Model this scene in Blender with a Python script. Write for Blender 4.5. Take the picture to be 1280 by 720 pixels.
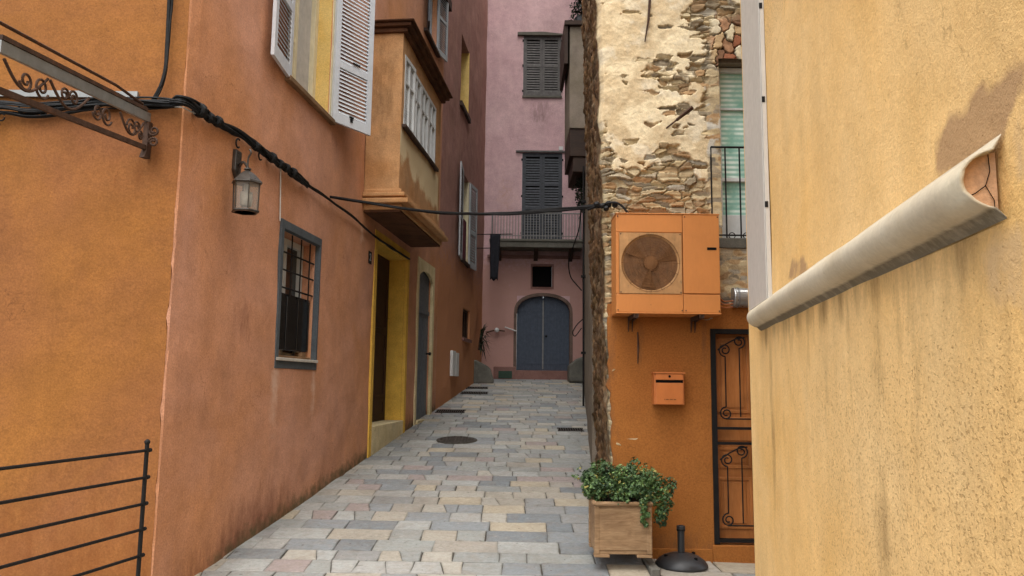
import bpy, bmesh, math, random
import numpy as np
from mathutils import Vector, Matrix, noise
R = math.radians
random.seed(7)
scene = bpy.context.scene
for o in list(bpy.data.objects):
    bpy.data.objects.remove(o)
COL = scene.collection

# ------------------------------------------------------------------ camera, sky, sun, exposure
F = 950.0                                     # focal length in pixels of the 1280 wide photograph
EYE = Vector((0, 0, 1.6))
CM = Matrix.Rotation(R(90 + 7.08), 3, 'X') @ Matrix.Rotation(R(0.7), 3, 'Z')
cam_d = bpy.data.cameras.new('camera')
cam_d.sensor_width = 36; cam_d.lens = 36 * F / 1280; cam_d.clip_start = 0.05; cam_d.clip_end = 400
cam = bpy.data.objects.new('camera', cam_d); COL.objects.link(cam)
cam.matrix_world = Matrix.Translation(EYE) @ CM.to_4x4()
scene.camera = cam

SUN_EL, SUN_AZ = 68, 186                     # azimuth measured clockwise from +Y (sun is behind the camera)
w = bpy.data.worlds.new('World'); scene.world = w; w.use_nodes = True
nt = w.node_tree
sky = nt.nodes.new('ShaderNodeTexSky'); sky.sky_type = 'NISHITA'; sky.sun_disc = False
sky.sun_elevation = R(SUN_EL); sky.sun_rotation = R(SUN_AZ); sky.dust_density = 3.0; sky.ozone_density = 1.0
hs = nt.nodes.new('ShaderNodeHueSaturation'); hs.inputs['Saturation'].default_value = 0.22
nt.links.new(sky.outputs[0], hs.inputs['Color']); nt.links.new(hs.outputs[0], nt.nodes['Background'].inputs[0])
nt.nodes['Background'].inputs[1].default_value = 0.15
sd = bpy.data.lights.new('sun', 'SUN'); sd.energy = .9; sd.angle = R(70); sd.color = (1, .95, .87)
sun = bpy.data.objects.new('sun', sd); COL.objects.link(sun); sun.location = (0, -10, 30)
az = R(SUN_AZ); el = R(SUN_EL)
sdir = Vector((math.sin(az) * math.cos(el), math.cos(az) * math.cos(el), math.sin(el)))
sun.rotation_euler = sdir.to_track_quat('Z', 'Y').to_euler()
scene.view_settings.view_transform = 'Standard'; scene.view_settings.look = 'None'
scene.view_settings.gamma = 1; scene.view_settings.exposure = 1.6
scene.render.engine = 'CYCLES'
scene.cycles.max_bounces = 8; scene.cycles.diffuse_bounces = 5

# ------------------------------------------------------------------ helpers
def ray(u, v):
    return (CM @ Vector(((u - 640) / F, -(v - 360) / F, -1))).normalized()
def at(u, v, Y):
    r = ray(u, v); return EYE + r * (Y / r.y)
def C(h, k=1.0):
    h = h.lstrip('#'); out = []
    for i in (0, 2, 4):
        c = int(h[i:i + 2], 16) / 255
        out.append(min(1, k * (c / 12.92 if c <= .04045 else ((c + .055) / 1.055) ** 2.4)))
    return tuple(out)

class Frame:
    """a wall frame: s runs along the wall, d out of it, z up"""
    def __init__(self, o, s, n=None):
        self.o = Vector(o); self.s = Vector(s).normalized()
        self.n = Vector(n).normalized() if n else Vector((self.s.y, -self.s.x, 0))
    def W(self, s, d, z):
        return self.o + self.s * s + self.n * d + Vector((0, 0, z))
    def px(self, u, v, d=0):
        r = ray(u, v); p0 = self.o + self.n * d
        t = (p0 - EYE).dot(self.n) / r.dot(self.n)
        p = EYE + r * t
        return (p - self.o).dot(self.s), p.z - self.o.z
    def sub(self, s, d, z, ang=0):
        """frame hinged at (s,d,z), turned by ang degrees out of the wall"""
        a = R(ang); ss = self.s * math.cos(a) + self.n * math.sin(a)
        nn = self.n * math.cos(a) - self.s * math.sin(a)
        return Frame(self.W(s, d, z), ss, nn)
WORLD = Frame((0, 0, 0), (1, 0, 0))           # s=+x, d=-y

EACH = {'reveal_lining', 'tape_wrap', 'corner_post', 'trunking_clip', 'bolt', 'hinge', 'strap_hinge', 'frame_edge', 'hook', 'loop', 'clip', 'balcony_bracket', 'screw', 'wood_block', 'plinth', 'tubes'}
class MB:
    def __init__(self):
        self.v = []; self.f = []; self.pieces = []
    def add(self, vs, fs):
        b = len(self.v); self.pieces.append((b, len(self.f))); self.v += [Vector(x) for x in vs]
        self.f += [tuple(b + i for i in f) for f in fs]
        return self
    def box(self, fr, s0, s1, d0, d1, z0, z1):
        vs = [fr.W(s, d, z) for z in (z0, z1) for d in (d0, d1) for s in (s0, s1)]
        return self.add(vs, [(0, 1, 3, 2), (4, 6, 7, 5), (0, 4, 5, 1), (2, 3, 7, 6), (0, 2, 6, 4), (1, 5, 7, 3)])
    def prism(self, fr, poly, d0, d1):
        n = len(poly)
        vs = [fr.W(s, d0, z) for s, z in poly] + [fr.W(s, d1, z) for s, z in poly]
        return self.add(vs, [tuple(range(n)), tuple(range(2 * n - 1, n - 1, -1))] +
                        [(i, (i + 1) % n, n + (i + 1) % n, n + i) for i in range(n)])
    def tube(self, pts, r, n=8, closed=False):
        pts = [Vector(p) for p in pts]; m = len(pts); vs = []
        up = None
        for i, p in enumerate(pts):
            if closed: t = pts[(i + 1) % m] - pts[i - 1]
            else: t = pts[min(i + 1, m - 1)] - pts[max(i - 1, 0)]
            t.normalize()
            if up is None:
                up = t.orthogonal().normalized()
            up = (up - t * up.dot(t)).normalized(); b = t.cross(up)
            rr = r[i] if isinstance(r, (list, tuple)) else r
            for k in range(n):
                a = 2 * math.pi * (k + .5) / n
                vs.append(p + up * (rr * math.cos(a)) + b * (rr * math.sin(a)))
        fs = []
        for i in range(m if closed else m - 1):
            j = (i + 1) % m
            for k in range(n):
                k2 = (k + 1) % n
                fs.append((i * n + k, i * n + k2, j * n + k2, j * n + k))
        if not closed:
            fs += [tuple(range(n - 1, -1, -1)), tuple((m - 1) * n + k for k in range(n))]
        return self.add(vs, fs)
    def lathe(self, o, prof, n=24, ax=None, sx=None):
        o = Vector(o); ax = Vector(ax or (0, 0, 1)); sx = Vector(sx) if sx else ax.orthogonal().normalized()
        sy = ax.cross(sx); vs = []
        for r_, h in prof:
            for k in range(n):
                a = 2 * math.pi * k / n
                vs.append(o + sx * (r_ * math.cos(a)) + sy * (r_ * math.sin(a)) + ax * h)
        fs = []
        for i in range(len(prof) - 1):
            for k in range(n):
                k2 = (k + 1) % n
                fs.append((i * n + k, i * n + k2, (i + 1) * n + k2, (i + 1) * n + k))
        fs += [tuple(range(n - 1, -1, -1)), tuple((len(prof) - 1) * n + k for k in range(n))]
        return self.add(vs, fs)
    def spiral(self, fr, cs, cz, d, r0, r1, a0, turns, rad, n=6, steps=28):
        pts = []
        for i in range(steps + 1):
            t = i / steps; a = R(a0) + turns * 2 * math.pi * t; rr = r0 + (r1 - r0) * t
            pts.append(fr.W(cs + rr * math.cos(a), d, cz + rr * math.sin(a)))
        return self.tube(pts, rad, n)
    def build(self, name, mat, parent=None, bevel=0, smooth=False, attr=None):
        if name in EACH and len(self.pieces) > 1:          # every loose piece is a part of its own
            o = None
            for (v0, f0), (v1, f1) in zip(self.pieces, self.pieces[1:] + [(len(self.v), len(self.f))]):
                m = MB(); m.add(self.v[v0:v1], [tuple(i - v0 for i in f) for f in self.f[f0:f1]])
                o = m.build(name, mat, parent, bevel, smooth)
            return o
        me = bpy.data.meshes.new(name)
        off = parent_loc(parent) if parent else Vector((0, 0, 0))
        me.from_pydata([tuple(x - off) for x in self.v], [], self.f)
        bm = bmesh.new(); bm.from_mesh(me); bmesh.ops.recalc_face_normals(bm, faces=bm.faces)
        bm.to_mesh(me); bm.free()
        if attr:
            ca = me.color_attributes.new('stain', 'FLOAT_COLOR', 'POINT')
            ca.data.foreach_set('color', np.array(attr, dtype=np.float32).ravel())
        if smooth:
            me.polygons.foreach_set('use_smooth', [True] * len(me.polygons))
        me.materials.append(mat)
        o = bpy.data.objects.new(name, me); COL.objects.link(o)
        if parent: o.parent = parent
        if bevel:
            b = o.modifiers.new('bevel', 'BEVEL'); b.width = bevel; b.segments = 2; b.limit_method = 'ANGLE'
        return o
def parent_loc(o):
    p = Vector(o.location)
    while o.parent:
        o = o.parent; p += Vector(o.location)
    return p
def tag(o, label=None, cat=None, group=None, kind=None):
    if label: o['label'] = label
    if cat: o['category'] = cat
    if group: o['group'] = group
    if kind: o['kind'] = kind
    return o
def thing(name, loc, label, cat, group=None):
    o = bpy.data.objects.new(name, None); COL.objects.link(o); o.location = loc; o.empty_display_size = .2
    return tag(o, label, cat, group)

# ------------------------------------------------------------------ node helpers and materials
class N:
    def __init__(self, name):
        self.m = bpy.data.materials.new(name); self.m.use_nodes = True
        self.t = self.m.node_tree; self.b = self.t.nodes['Principled BSDF']
        self.pos = self.n('ShaderNodeNewGeometry').outputs['Position']
    def n(self, typ, **kw):
        x = self.t.nodes.new(typ)
        for k, val in kw.items(): setattr(x, k, val)
        return x
    def put(self, sock, val):
        if hasattr(val, 'is_linked') or isinstance(val, bpy.types.NodeSocket): self.t.links.new(val, sock)
        elif isinstance(val, tuple) and len(val) == 3 and sock.type == 'RGBA': sock.default_value = (*val, 1)
        else: sock.default_value = val
    def scaled(self, sc, vec=None):
        x = self.n('ShaderNodeVectorMath', operation='MULTIPLY')
        self.put(x.inputs[0], vec or self.pos); x.inputs[1].default_value = sc; return x.outputs[0]
    def noise(self, scale, detail=4, rough=.55, vec=None, dist=0):
        x = self.n('ShaderNodeTexNoise'); self.put(x.inputs['Vector'], vec or self.pos)
        x.inputs['Scale'].default_value = scale; x.inputs['Detail'].default_value = detail
        x.inputs['Roughness'].default_value = rough; x.inputs['Distortion'].default_value = dist
        return x.outputs['Fac']
    def rng(self, val, a, b, c=0, d=1):
        x = self.n('ShaderNodeMapRange'); self.put(x.inputs[0], val)
        for i, q in enumerate((a, b, c, d)): x.inputs[1 + i].default_value = q
        return x.outputs[0]
    def mix(self, fac, a, b, mode='MIX'):
        x = self.n('ShaderNodeMix', data_type='RGBA', blend_type=mode)
        self.put(x.inputs[0], fac); self.put(x.inputs[6], a); self.put(x.inputs[7], b); return x.outputs[2]
    def math(self, op, a, b=0.0):
        x = self.n('ShaderNodeMath', operation=op); self.put(x.inputs[0], a); self.put(x.inputs[1], b); return x.outputs[0]
    def grey(self, val):
        x = self.n('ShaderNodeCombineColor'); [self.put(x.inputs[i], val) for i in range(3)]; return x.outputs[0]
    def bump(self, h, strength, dist=.02):
        x = self.n('ShaderNodeBump'); x.inputs['Strength'].default_value = strength; x.inputs['Distance'].default_value = dist
        self.put(x.inputs['Height'], h); self.t.links.new(x.outputs[0], self.b.inputs['Normal'])
    def out(self, col, rough=.8, metal=0, spec=.3):
        self.put(self.b.inputs['Base Color'], col); self.put(self.b.inputs['Roughness'], rough)
        self.b.inputs['Metallic'].default_value = metal; self.b.inputs['Specular IOR Level'].default_value = spec
        return self.m

def plaster(name, c1, c2, dirt=(.09, .055, .035), pale=(.6, .42, .28), third=(.10, .10, .045), speck=None,
            bump=.35, streak=.22, scale=.9, grain=70, vst=None, gamp=1.0, crack=.5):
    k = N(name)
    a = k.rng(k.noise(scale, 7, .6, dist=.4), .34, .66)
    col = k.mix(a, c1, c2)
    blot = k.rng(k.noise(3.2, 8, .72), .3, .7, 1 - streak * .9, 1 + streak * .5)
    col = k.mix(1.0, col, k.grey(blot), 'MULTIPLY')
    st = k.rng(k.noise(2.2, 5, .6, vec=k.scaled((2.5, 2.5, .45))), .3, .7, 1 - (vst or streak * .28), 1 + (vst or streak * .28) * .45)
    col = k.mix(1.0, col, k.grey(st), 'MULTIPLY')
    fn = k.noise(grain, 4, .7)
    col = k.mix(1.0, col, k.grey(k.rng(fn, .3, .7, 1 - .26 * gamp, 1 + .16 * gamp)), 'MULTIPLY')
    # hairline cracks and scattered pits
    wv = k.n('ShaderNodeVectorMath', operation='ADD'); nv = k.n('ShaderNodeTexNoise'); k.put(nv.inputs['Vector'], k.pos); nv.inputs['Scale'].default_value = 2.5; nv.inputs['Detail'].default_value = 6
    k.put(wv.inputs[0], k.pos); sc_ = k.n('ShaderNodeVectorMath', operation='SCALE'); k.put(sc_.inputs[0], nv.outputs['Color']); sc_.inputs['Scale'].default_value = .9; k.put(wv.inputs[1], sc_.outputs[0])
    vo = k.n('ShaderNodeTexVoronoi', feature='DISTANCE_TO_EDGE'); k.put(vo.inputs['Vector'], wv.outputs[0]); vo.inputs['Scale'].default_value = .75
    ck = k.math('MULTIPLY', k.rng(vo.outputs['Distance'], .0035, .001), k.rng(k.noise(1.3, 3), .55, .62))
    pit = k.math('MULTIPLY', k.rng(k.noise(26, 2, .5), .735, .76), k.rng(k.noise(1.9, 3), .42, .6))
    ckp = k.math('MAXIMUM', k.math('MULTIPLY', ck, crack), k.math('MULTIPLY', pit, .5))
    col = k.mix(ckp, col, tuple(x * .35 for x in c2))
    at_ = k.n('ShaderNodeAttribute', attribute_name='stain')
    sp = k.n('ShaderNodeSeparateColor'); k.t.links.new(at_.outputs['Color'], sp.inputs[0])
    vn = k.noise(7, 6, .7, vec=k.scaled((1.6, 1.6, .45)))
    bn = k.noise(9, 6, .65)
    def m(ch, nz, w_=.3):
        s_ = k.math('ADD', ch, k.math('MULTIPLY', k.math('SUBTRACT', nz, .5), 1.3))
        return k.math('MULTIPLY', k.rng(s_, .3, .3 + w_), k.rng(ch, 0, .12))
    col = k.mix(k.math('MULTIPLY', m(sp.outputs[0], vn, .6), .75), col, dirt)
    col = k.mix(k.math('MULTIPLY', m(sp.outputs[1], bn, .5), .75), col, pale)
    col = k.mix(k.math('MULTIPLY', m(sp.outputs[2], bn, .5), .85), col, third)
    h = k.math('ADD', k.math('MULTIPLY', fn, .35), k.noise(14, 5, .6))
    h = k.math('ADD', h, k.math('MULTIPLY', k.noise(170, 2, .6), .2))
    h = k.math('ADD', h, k.math('MULTIPLY', k.noise(4.5, 3, .5, dist=1.0), 1.1))
    if speck:
        sn = k.noise(100, 2, .5, vec=k.scaled((.75, .75, 1)), dist=.4)
        dens = k.math('MULTIPLY', at_.outputs['Alpha'], .185)
        thr = k.math('SUBTRACT', .735, dens)
        sm = k.rng(k.math('SUBTRACT', sn, thr), 0, .06)
        col = k.mix(k.math('MULTIPLY', sm, .4), col, speck)
        h = k.math('SUBTRACT', h, k.math('MULTIPLY', sm, .7))
    k.bump(h, bump, .012)
    return k.out(col, .92, spec=.2)

def paint(name, col, rough=.5, var=.15, worn=None, wornamt=.0, metal=0, spec=.4, scale=9, bump=.08):
    k = N(name)
    c = k.mix(1.0, col, k.grey(k.rng(k.noise(scale, 6, .65), .3, .7, 1 - var, 1 + var)), 'MULTIPLY')
    c = k.mix(1.0, c, k.grey(k.rng(k.noise(40, 4, .7, vec=k.scaled((1, 1, .25))), .3, .7, 1 - var * .6, 1 + var * .4)), 'MULTIPLY')
    if worn:
        c = k.mix(k.rng(k.noise(13, 7, .75), .68 - wornamt, .76 - wornamt), c, worn)
    k.bump(k.noise(60, 4, .7), bump, .004)
    return k.out(c, k.rng(k.noise(20, 4), .3, .7, rough - .1, min(1, rough + .12)), metal, spec)

def wood(name, c1, c2, axis=(1, 1, .12), rough=.65, bump=.2):
    k = N(name)
    g = k.noise(22, 6, .7, vec=k.scaled(axis), dist=1.2)
    c = k.mix(k.rng(g, .3, .7), c1, c2)
    c = k.mix(1.0, c, k.grey(k.rng(k.noise(3, 5), .3, .7, .72, 1.15)), 'MULTIPLY')
    k.bump(g, bump, .004)
    return k.out(c, rough)

def vcol(name, rough=.9, bump=.4, grain=90, var=.18):
    k = N(name)
    a = k.n('ShaderNodeAttribute', attribute_name='stain')
    f1 = k.noise(grain, 5, .75)
    c = k.mix(1.0, a.outputs['Color'], k.grey(k.rng(f1, .28, .72, 1 - var, 1 + var)), 'MULTIPLY')
    c = k.mix(1.0, c, k.grey(k.rng(k.noise(16, 6, .7), .3, .7, 1 - var, 1 + var * .8)), 'MULTIPLY')
    k.bump(k.math('ADD', f1, k.noise(30, 6, .7)), bump, .008)
    return k.out(c, rough, spec=.15)

def pavers_mat():
    k = N('paving_stone')
    g = k.n('ShaderNodeNewGeometry')
    rp = k.n('ShaderNodeValToRGB'); k.t.links.new(g.outputs['Random Per Island'], rp.inputs[0])
    cols = ['#929592', '#a3a39e', '#83888a', '#aca89d', '#979a96', '#a09b91', '#8b9092', '#b0a692', '#959793', '#9b908c', '#a5a7a3', '#7d8386', '#a8a295', '#919290']
    e = rp.color_ramp; e.interpolation = 'CONSTANT'
    for i, c in enumerate(cols):
        el_ = e.elements[i] if i < 2 else e.elements.new(i / len(cols))
        el_.position = i / len(cols); el_.color = (*C(c, .84), 1)
    col = rp.outputs[0]
    # each stone has its own veining
    off = k.n('ShaderNodeCombineXYZ'); sc = k.math('MULTIPLY', g.outputs['Random Per Island'], 37.0)
    [k.put(off.inputs[i], sc) for i in range(3)]
    ad = k.n('ShaderNodeVectorMath', operation='ADD'); k.put(ad.inputs[0], k.pos); k.put(ad.inputs[1], off.outputs[0])
    nz = k.noise(5, 7, .65, vec=ad.outputs[0], dist=1.5)
    col = k.mix(k.rng(nz, .45, .75, 0, .4), col, C('#978470', .72))
    nz2 = k.noise(7, 7, .65, vec=ad.outputs[0], dist=2.5)
    col = k.mix(k.rng(nz2, .6, .74, 0, .5), col, C('#c2beb2', .8))
    col = k.mix(1.0, col, k.grey(k.rng(k.noise(28, 6, .75, vec=ad.outputs[0]), .3, .7, .78, 1.15)), 'MULTIPLY')
    col = k.mix(k.rng(k.noise(1.1, 6, .7), .5, .75, 0, .4), col, C('#5e5a52', .7))
    vr = k.n('ShaderNodeTexNoise'); k.put(vr.inputs['Vector'], k.pos); vr.inputs['Scale'].default_value = 24
    vr.inputs['Detail'].default_value = 1
    col = k.mix(k.rng(vr.outputs['Fac'], .73, .77, 0, .6), col, C('#3c3833'))
    ga = k.n('ShaderNodeAttribute', attribute_name='stain'); gs = k.n('ShaderNodeSeparateColor'); k.t.links.new(ga.outputs['Color'], gs.inputs[0])
    gm = k.math('MULTIPLY', gs.outputs[0], k.rng(k.noise(6, 5, .7), .32, .68, .1, 1.0))
    col = k.mix(k.math('MULTIPLY', gm, .42), col, C('#5a5245', .6))
    h = k.math('ADD', k.noise(20, 6, .7, vec=ad.outputs[0]), k.math('MULTIPLY', k.noise(3.5, 3, .5, vec=ad.outputs[0]), .8))
    k.bump(h, .45, .014)
    return k.out(col, k.rng(k.noise(12, 5), .3, .7, .55, .85), spec=.3)

def leaf_mat(name, a, b, old=None):
    k = N(name)
    g = k.n('ShaderNodeNewGeometry')
    c = k.mix(g.outputs['Random Per Island'], a, b)
    c = k.mix(k.rng(k.noise(9, 3), .35, .65), c, tuple(x * .6 for x in b))
    if old: c = k.mix(k.rng(g.outputs['Random Per Island'], .955, .96), c, old)
    return k.out(c, .5, spec=.35)

M = {}
M['ochre'] = plaster('ochre_render', C('#b07439', .66), C('#a46a42', .63), dirt=C('#7a4420', .8), pale=C('#d8a05a', .8), streak=.2, scale=.7)
M['salmon'] = plaster('salmon_render', C('#c9957a', .96), C('#c68a5e', .93), pale=C('#d3b09a', .95), third=(.085, .075, .035), dirt=C('#7a4a36', .8), streak=.2, scale=.55)
M['bay'] = plaster('bay_render', C('#c79c70', .95), C('#bb8a5a', .92), pale=C('#e4d4ac', .95), dirt=C('#5b452c'), streak=.3, scale=1.6)
M['mauve'] = plaster('mauve_render', C('#b08678', .92), C('#b2857a', .92), third=C('#bd8256', .95), pale=C('#b98f7d', .8), dirt=C('#4a3029'), streak=.25)
M['pink'] = plaster('pink_render', C('#d3b3b3', .93), C('#cfabad', .92), third=C('#b98f82', .85), pale=C('#c7a08c', .85), dirt=C('#5d4844'), streak=.2, scale=.5)
M['orange'] = plaster('orange_render', C('#b87538', .72), C('#b36f35', .7), third=C('#7f746a', .6), pale=C('#c98456', .8), streak=.12)
M['yellow'] = plaster('yellow_render', C('#f0cb8f', 1.0), C('#ebbe78', 1.0), dirt=C('#8c6f45', .8), pale=C('#dbb98a', .85), third=C('#b8936c', .85), speck=C('#9a7440', .85), streak=.10, bump=.55, grain=85, vst=.075, gamp=.55, crack=.35)
M['yellow_door'] = plaster('yellow_door_render', C('#e2b753', .98), C('#d9ab49', .95), third=C('#a89a72', .8), pale=C('#c4b27d', .8), streak=.25, scale=2)
M['cream'] = plaster('cream_surround', C('#dfcfa6', .95), C('#d4c194', .92), streak=.25, scale=3)
M['greyband'] = plaster('grey_window_band', C('#6f777c', .6), C('#62686d', .6), streak=.25, scale=3, bump=.25)
M['grey_render'] = plaster('grey_render', C('#96897a', .85), C('#887c6a', .82), pale=C('#b9ad95', .7), dirt=C('#3a322a'), streak=.3, scale=1.5)
M['concrete'] = plaster('old_concrete', C('#8b877b', .6), C('#77746a', .6), pale=C('#a5a195', .7), streak=.3, scale=2)
M['stone_block'] = plaster('guard_stone', C('#8f8b80', .6), C('#7b7a72', .55), third=(.09, .1, .06), streak=.35, scale=3)
M['kerb_pink'] = plaster('pink_step', C('#a27a70', .7), C('#936c62', .7), streak=.25, scale=2)
M['paver'] = pavers_mat()
M['mortar'] = plaster('mortar_bed', C('#6f695f', .55), C('#5b564d', .5), streak=.2, scale=3)
M['white'] = paint('white_paint', C('#d6d8d6', .85), .5, .1, C('#9a968c', .7), .02)
M['shutter_white'] = paint('white_shutter_paint', C('#ced2d6', .85), .5, .08, C('#a9a59b', .7), .01)
M['cream_paint'] = paint('cream_paint', C('#d9cda9', .85), .5, .12)
M['shutter_grey'] = paint('grey_shutter_paint', C('#6d6a67', .65), .7, .3, C('#8d867c', .55), .05)
M['shutter_dark'] = paint('dark_shutter_paint', C('#50545a', .65), .7, .3, C('#75726c', .5), .03)
M['shutter_pale'] = paint('pale_shutter_paint', C('#b4b8bb', .75), .6, .15)
M['slate_door'] = paint('slate_blue_door', C('#505b6c', .62), .6, .18)
M['bluegrey_door'] = paint('blue_grey_door', C('#666c74', .75), .55, .15)
M['iron'] = paint('black_iron', C('#1b1918', .8), .65, .3, C('#3c2a20', .8), .05, spec=.2)
M['rust'] = paint('rusty_iron', C('#4a372c', .95), .8, .4, C('#6b3f24', .8), .1, spec=.2)
M['zinc'] = paint('weathered_zinc', C('#9a9c9a', .7), .45, .15, C('#6c6862', .7), .02, metal=.4)
M['cable'] = paint('black_cable', C('#161616', .9), .65, .3, spec=.22)
M['white_cable'] = paint('white_cable', C('#c9c7c0', .8), .5, .1)
M['ac_orange'] = paint('orange_metal_casing', C('#cd8446', .82), .5, .07, C('#a86a38', .75), .035, spec=.3, scale=3)
M['mail_orange'] = paint('orange_letterbox_paint', C('#c5733a', .82), .45, .07, spec=.4)
M['tan_panel'] = paint('dusty_tan_panel', C('#b98a58', .8), .7, .2, C('#8a7450', .7), .08)
M['fan_dark'] = paint('dusty_brown_fan', C('#7a5536', .72), .75, .25, spec=.1)
M['fan_back'] = paint('dark_brown_recess', C('#7d5736', .78), .8, .4)
M['black'] = paint('dark_void', C('#0e0d0c', 1), .9, .2, spec=.1)
M['copper'] = paint('copper_pipe_wrap', C('#b06a3c', .8), .45, .2)
M['duct'] = paint('silver_duct', C('#b9bab8', .8), .35, .1, metal=.7)
M['brown_door'] = wood('brown_panel_door', C('#4a2c1e', .7), C('#3a2118', .7))
M['orange_door'] = wood('orange_panel_door', C('#c27f48', .95), C('#ae6c38', .92), rough=.45)
M['wood_box'] = wood('planter_wood', C('#b99872', .78), C('#8d6a48', .72), axis=(.25, .25, 1.6))
M['timber'] = wood('old_timber', C('#4d3626', .7), C('#2f2119', .7), axis=(.2, .2, 1))
M['sill_wood'] = wood('sill_wood', C('#9b7a58', .75), C('#7d5f43', .7), axis=(.3, .3, 1))
M['cast'] = paint('cast_iron_cover', C('#3a342e', .75), .65, .3, C('#5c4a38', .7), .08)
M['plastic_black'] = paint('black_plastic', C('#2b2c2e', .9), .45, .12, spec=.5)
M['pipe_cover'] = paint('grey_beige_fairing', C('#cdbda0', .82), .6, .1, C('#9a886a', .8), .03, scale=5)
M['trunking'] = paint('white_trunking', C('#d2ccc2', .82), .5, .06, C('#9d8b77', .8), .0)
M['cover'] = plaster('grey_white_fairing', C('#d9ceb6', .92), C('#cbbda2', .9), dirt=C('#4f4636', .8), streak=.1, scale=2.5, bump=.12, grain=60, gamp=.35, crack=0)
M['mortar_plug'] = plaster('mortar_plug', C('#e3b892', .92), C('#d6a67e', .9), streak=.3, scale=5)
M['foliage'] = leaf_mat('herb_leaves', C('#739150', .85), C('#3f6038', .65), C('#9a9048', .7))
M['darkfoliage'] = leaf_mat('dark_leaves', C('#3a4a30', .6), C('#27331f', .6))
M['yellow_reveal'] = plaster('yellow_reveal', C('#e6c67c', .9), C('#dfba6a', .9), streak=.15, scale=3)
M['lamp_metal'] = paint('lantern_metal', C('#5a554f', .7), .35, .2, metal=.5)
M['rail_grey'] = paint('pale_grey_railing', C('#8b8a86', .75), .6, .2)
M['cornice'] = plaster('brown_cornice', C('#7a5238', .7), C('#5d3e2c', .62), streak=.35, scale=3)
M['surround'] = plaster('worn_stone_surround', C('#8c7468', .75), C('#7a675c', .7), streak=.3, scale=3)
M['soil'] = paint('soil', C('#2b221b', .8), .95, .3)
M['dark_cloth'] = paint('dark_cloth', C('#2c2c31', .8), .95, .2, spec=.1)
M['red_cloth'] = paint('red_curtain', C('#6a2430', .7), .9, .2)
M['pale_cloth'] = paint('pale_curtain', C('#cfc9bd', .7), .9, .15)
M['stonev'] = vcol('rubble_and_render')
M['stonedark'] = vcol('rough_brown_rubble', var=.25)
M['green_box'] = paint('green_metal', C('#35503f', .6), .6, .15)
def glass_dark(name, c, rough=.12):
    k = N(name)
    c = k.mix(k.rng(k.noise(2.5, 3), .35, .65), c, tuple(x * .5 for x in c))
    return k.out(c, rough, spec=.6)
M['glass'] = glass_dark('window_glass', C('#4c5253', .5))
M['glass_dark'] = glass_dark('dark_window_glass', C('#17181a', .9))
def lamp_glass():
    k = N('lantern_glass'); k.out((.62, .60, .54), .25)
    k.b.inputs['Transmission Weight'].default_value = .78; k.b.inputs['IOR'].default_value = 1.1
    return k.m
M['lamp_glass'] = lamp_glass()
def green_glass():
    k = N('green_reflecting_glass')
    z = k.n('ShaderNodeSeparateXYZ'); k.t.links.new(k.pos, z.inputs[0])
    s = k.math('SINE', k.math('MULTIPLY', z.outputs[2], 125.0))
    c = k.mix(k.rng(s, -.3, .3), C('#a5d0c2', .9), C('#e0efe8', 1.0))
    c = k.mix(k.rng(k.noise(3.5, 4), .4, .6), c, C('#8fc4b4', .85))
    return k.out(c, .08, spec=.7)
M['blind'] = green_glass()

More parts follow.
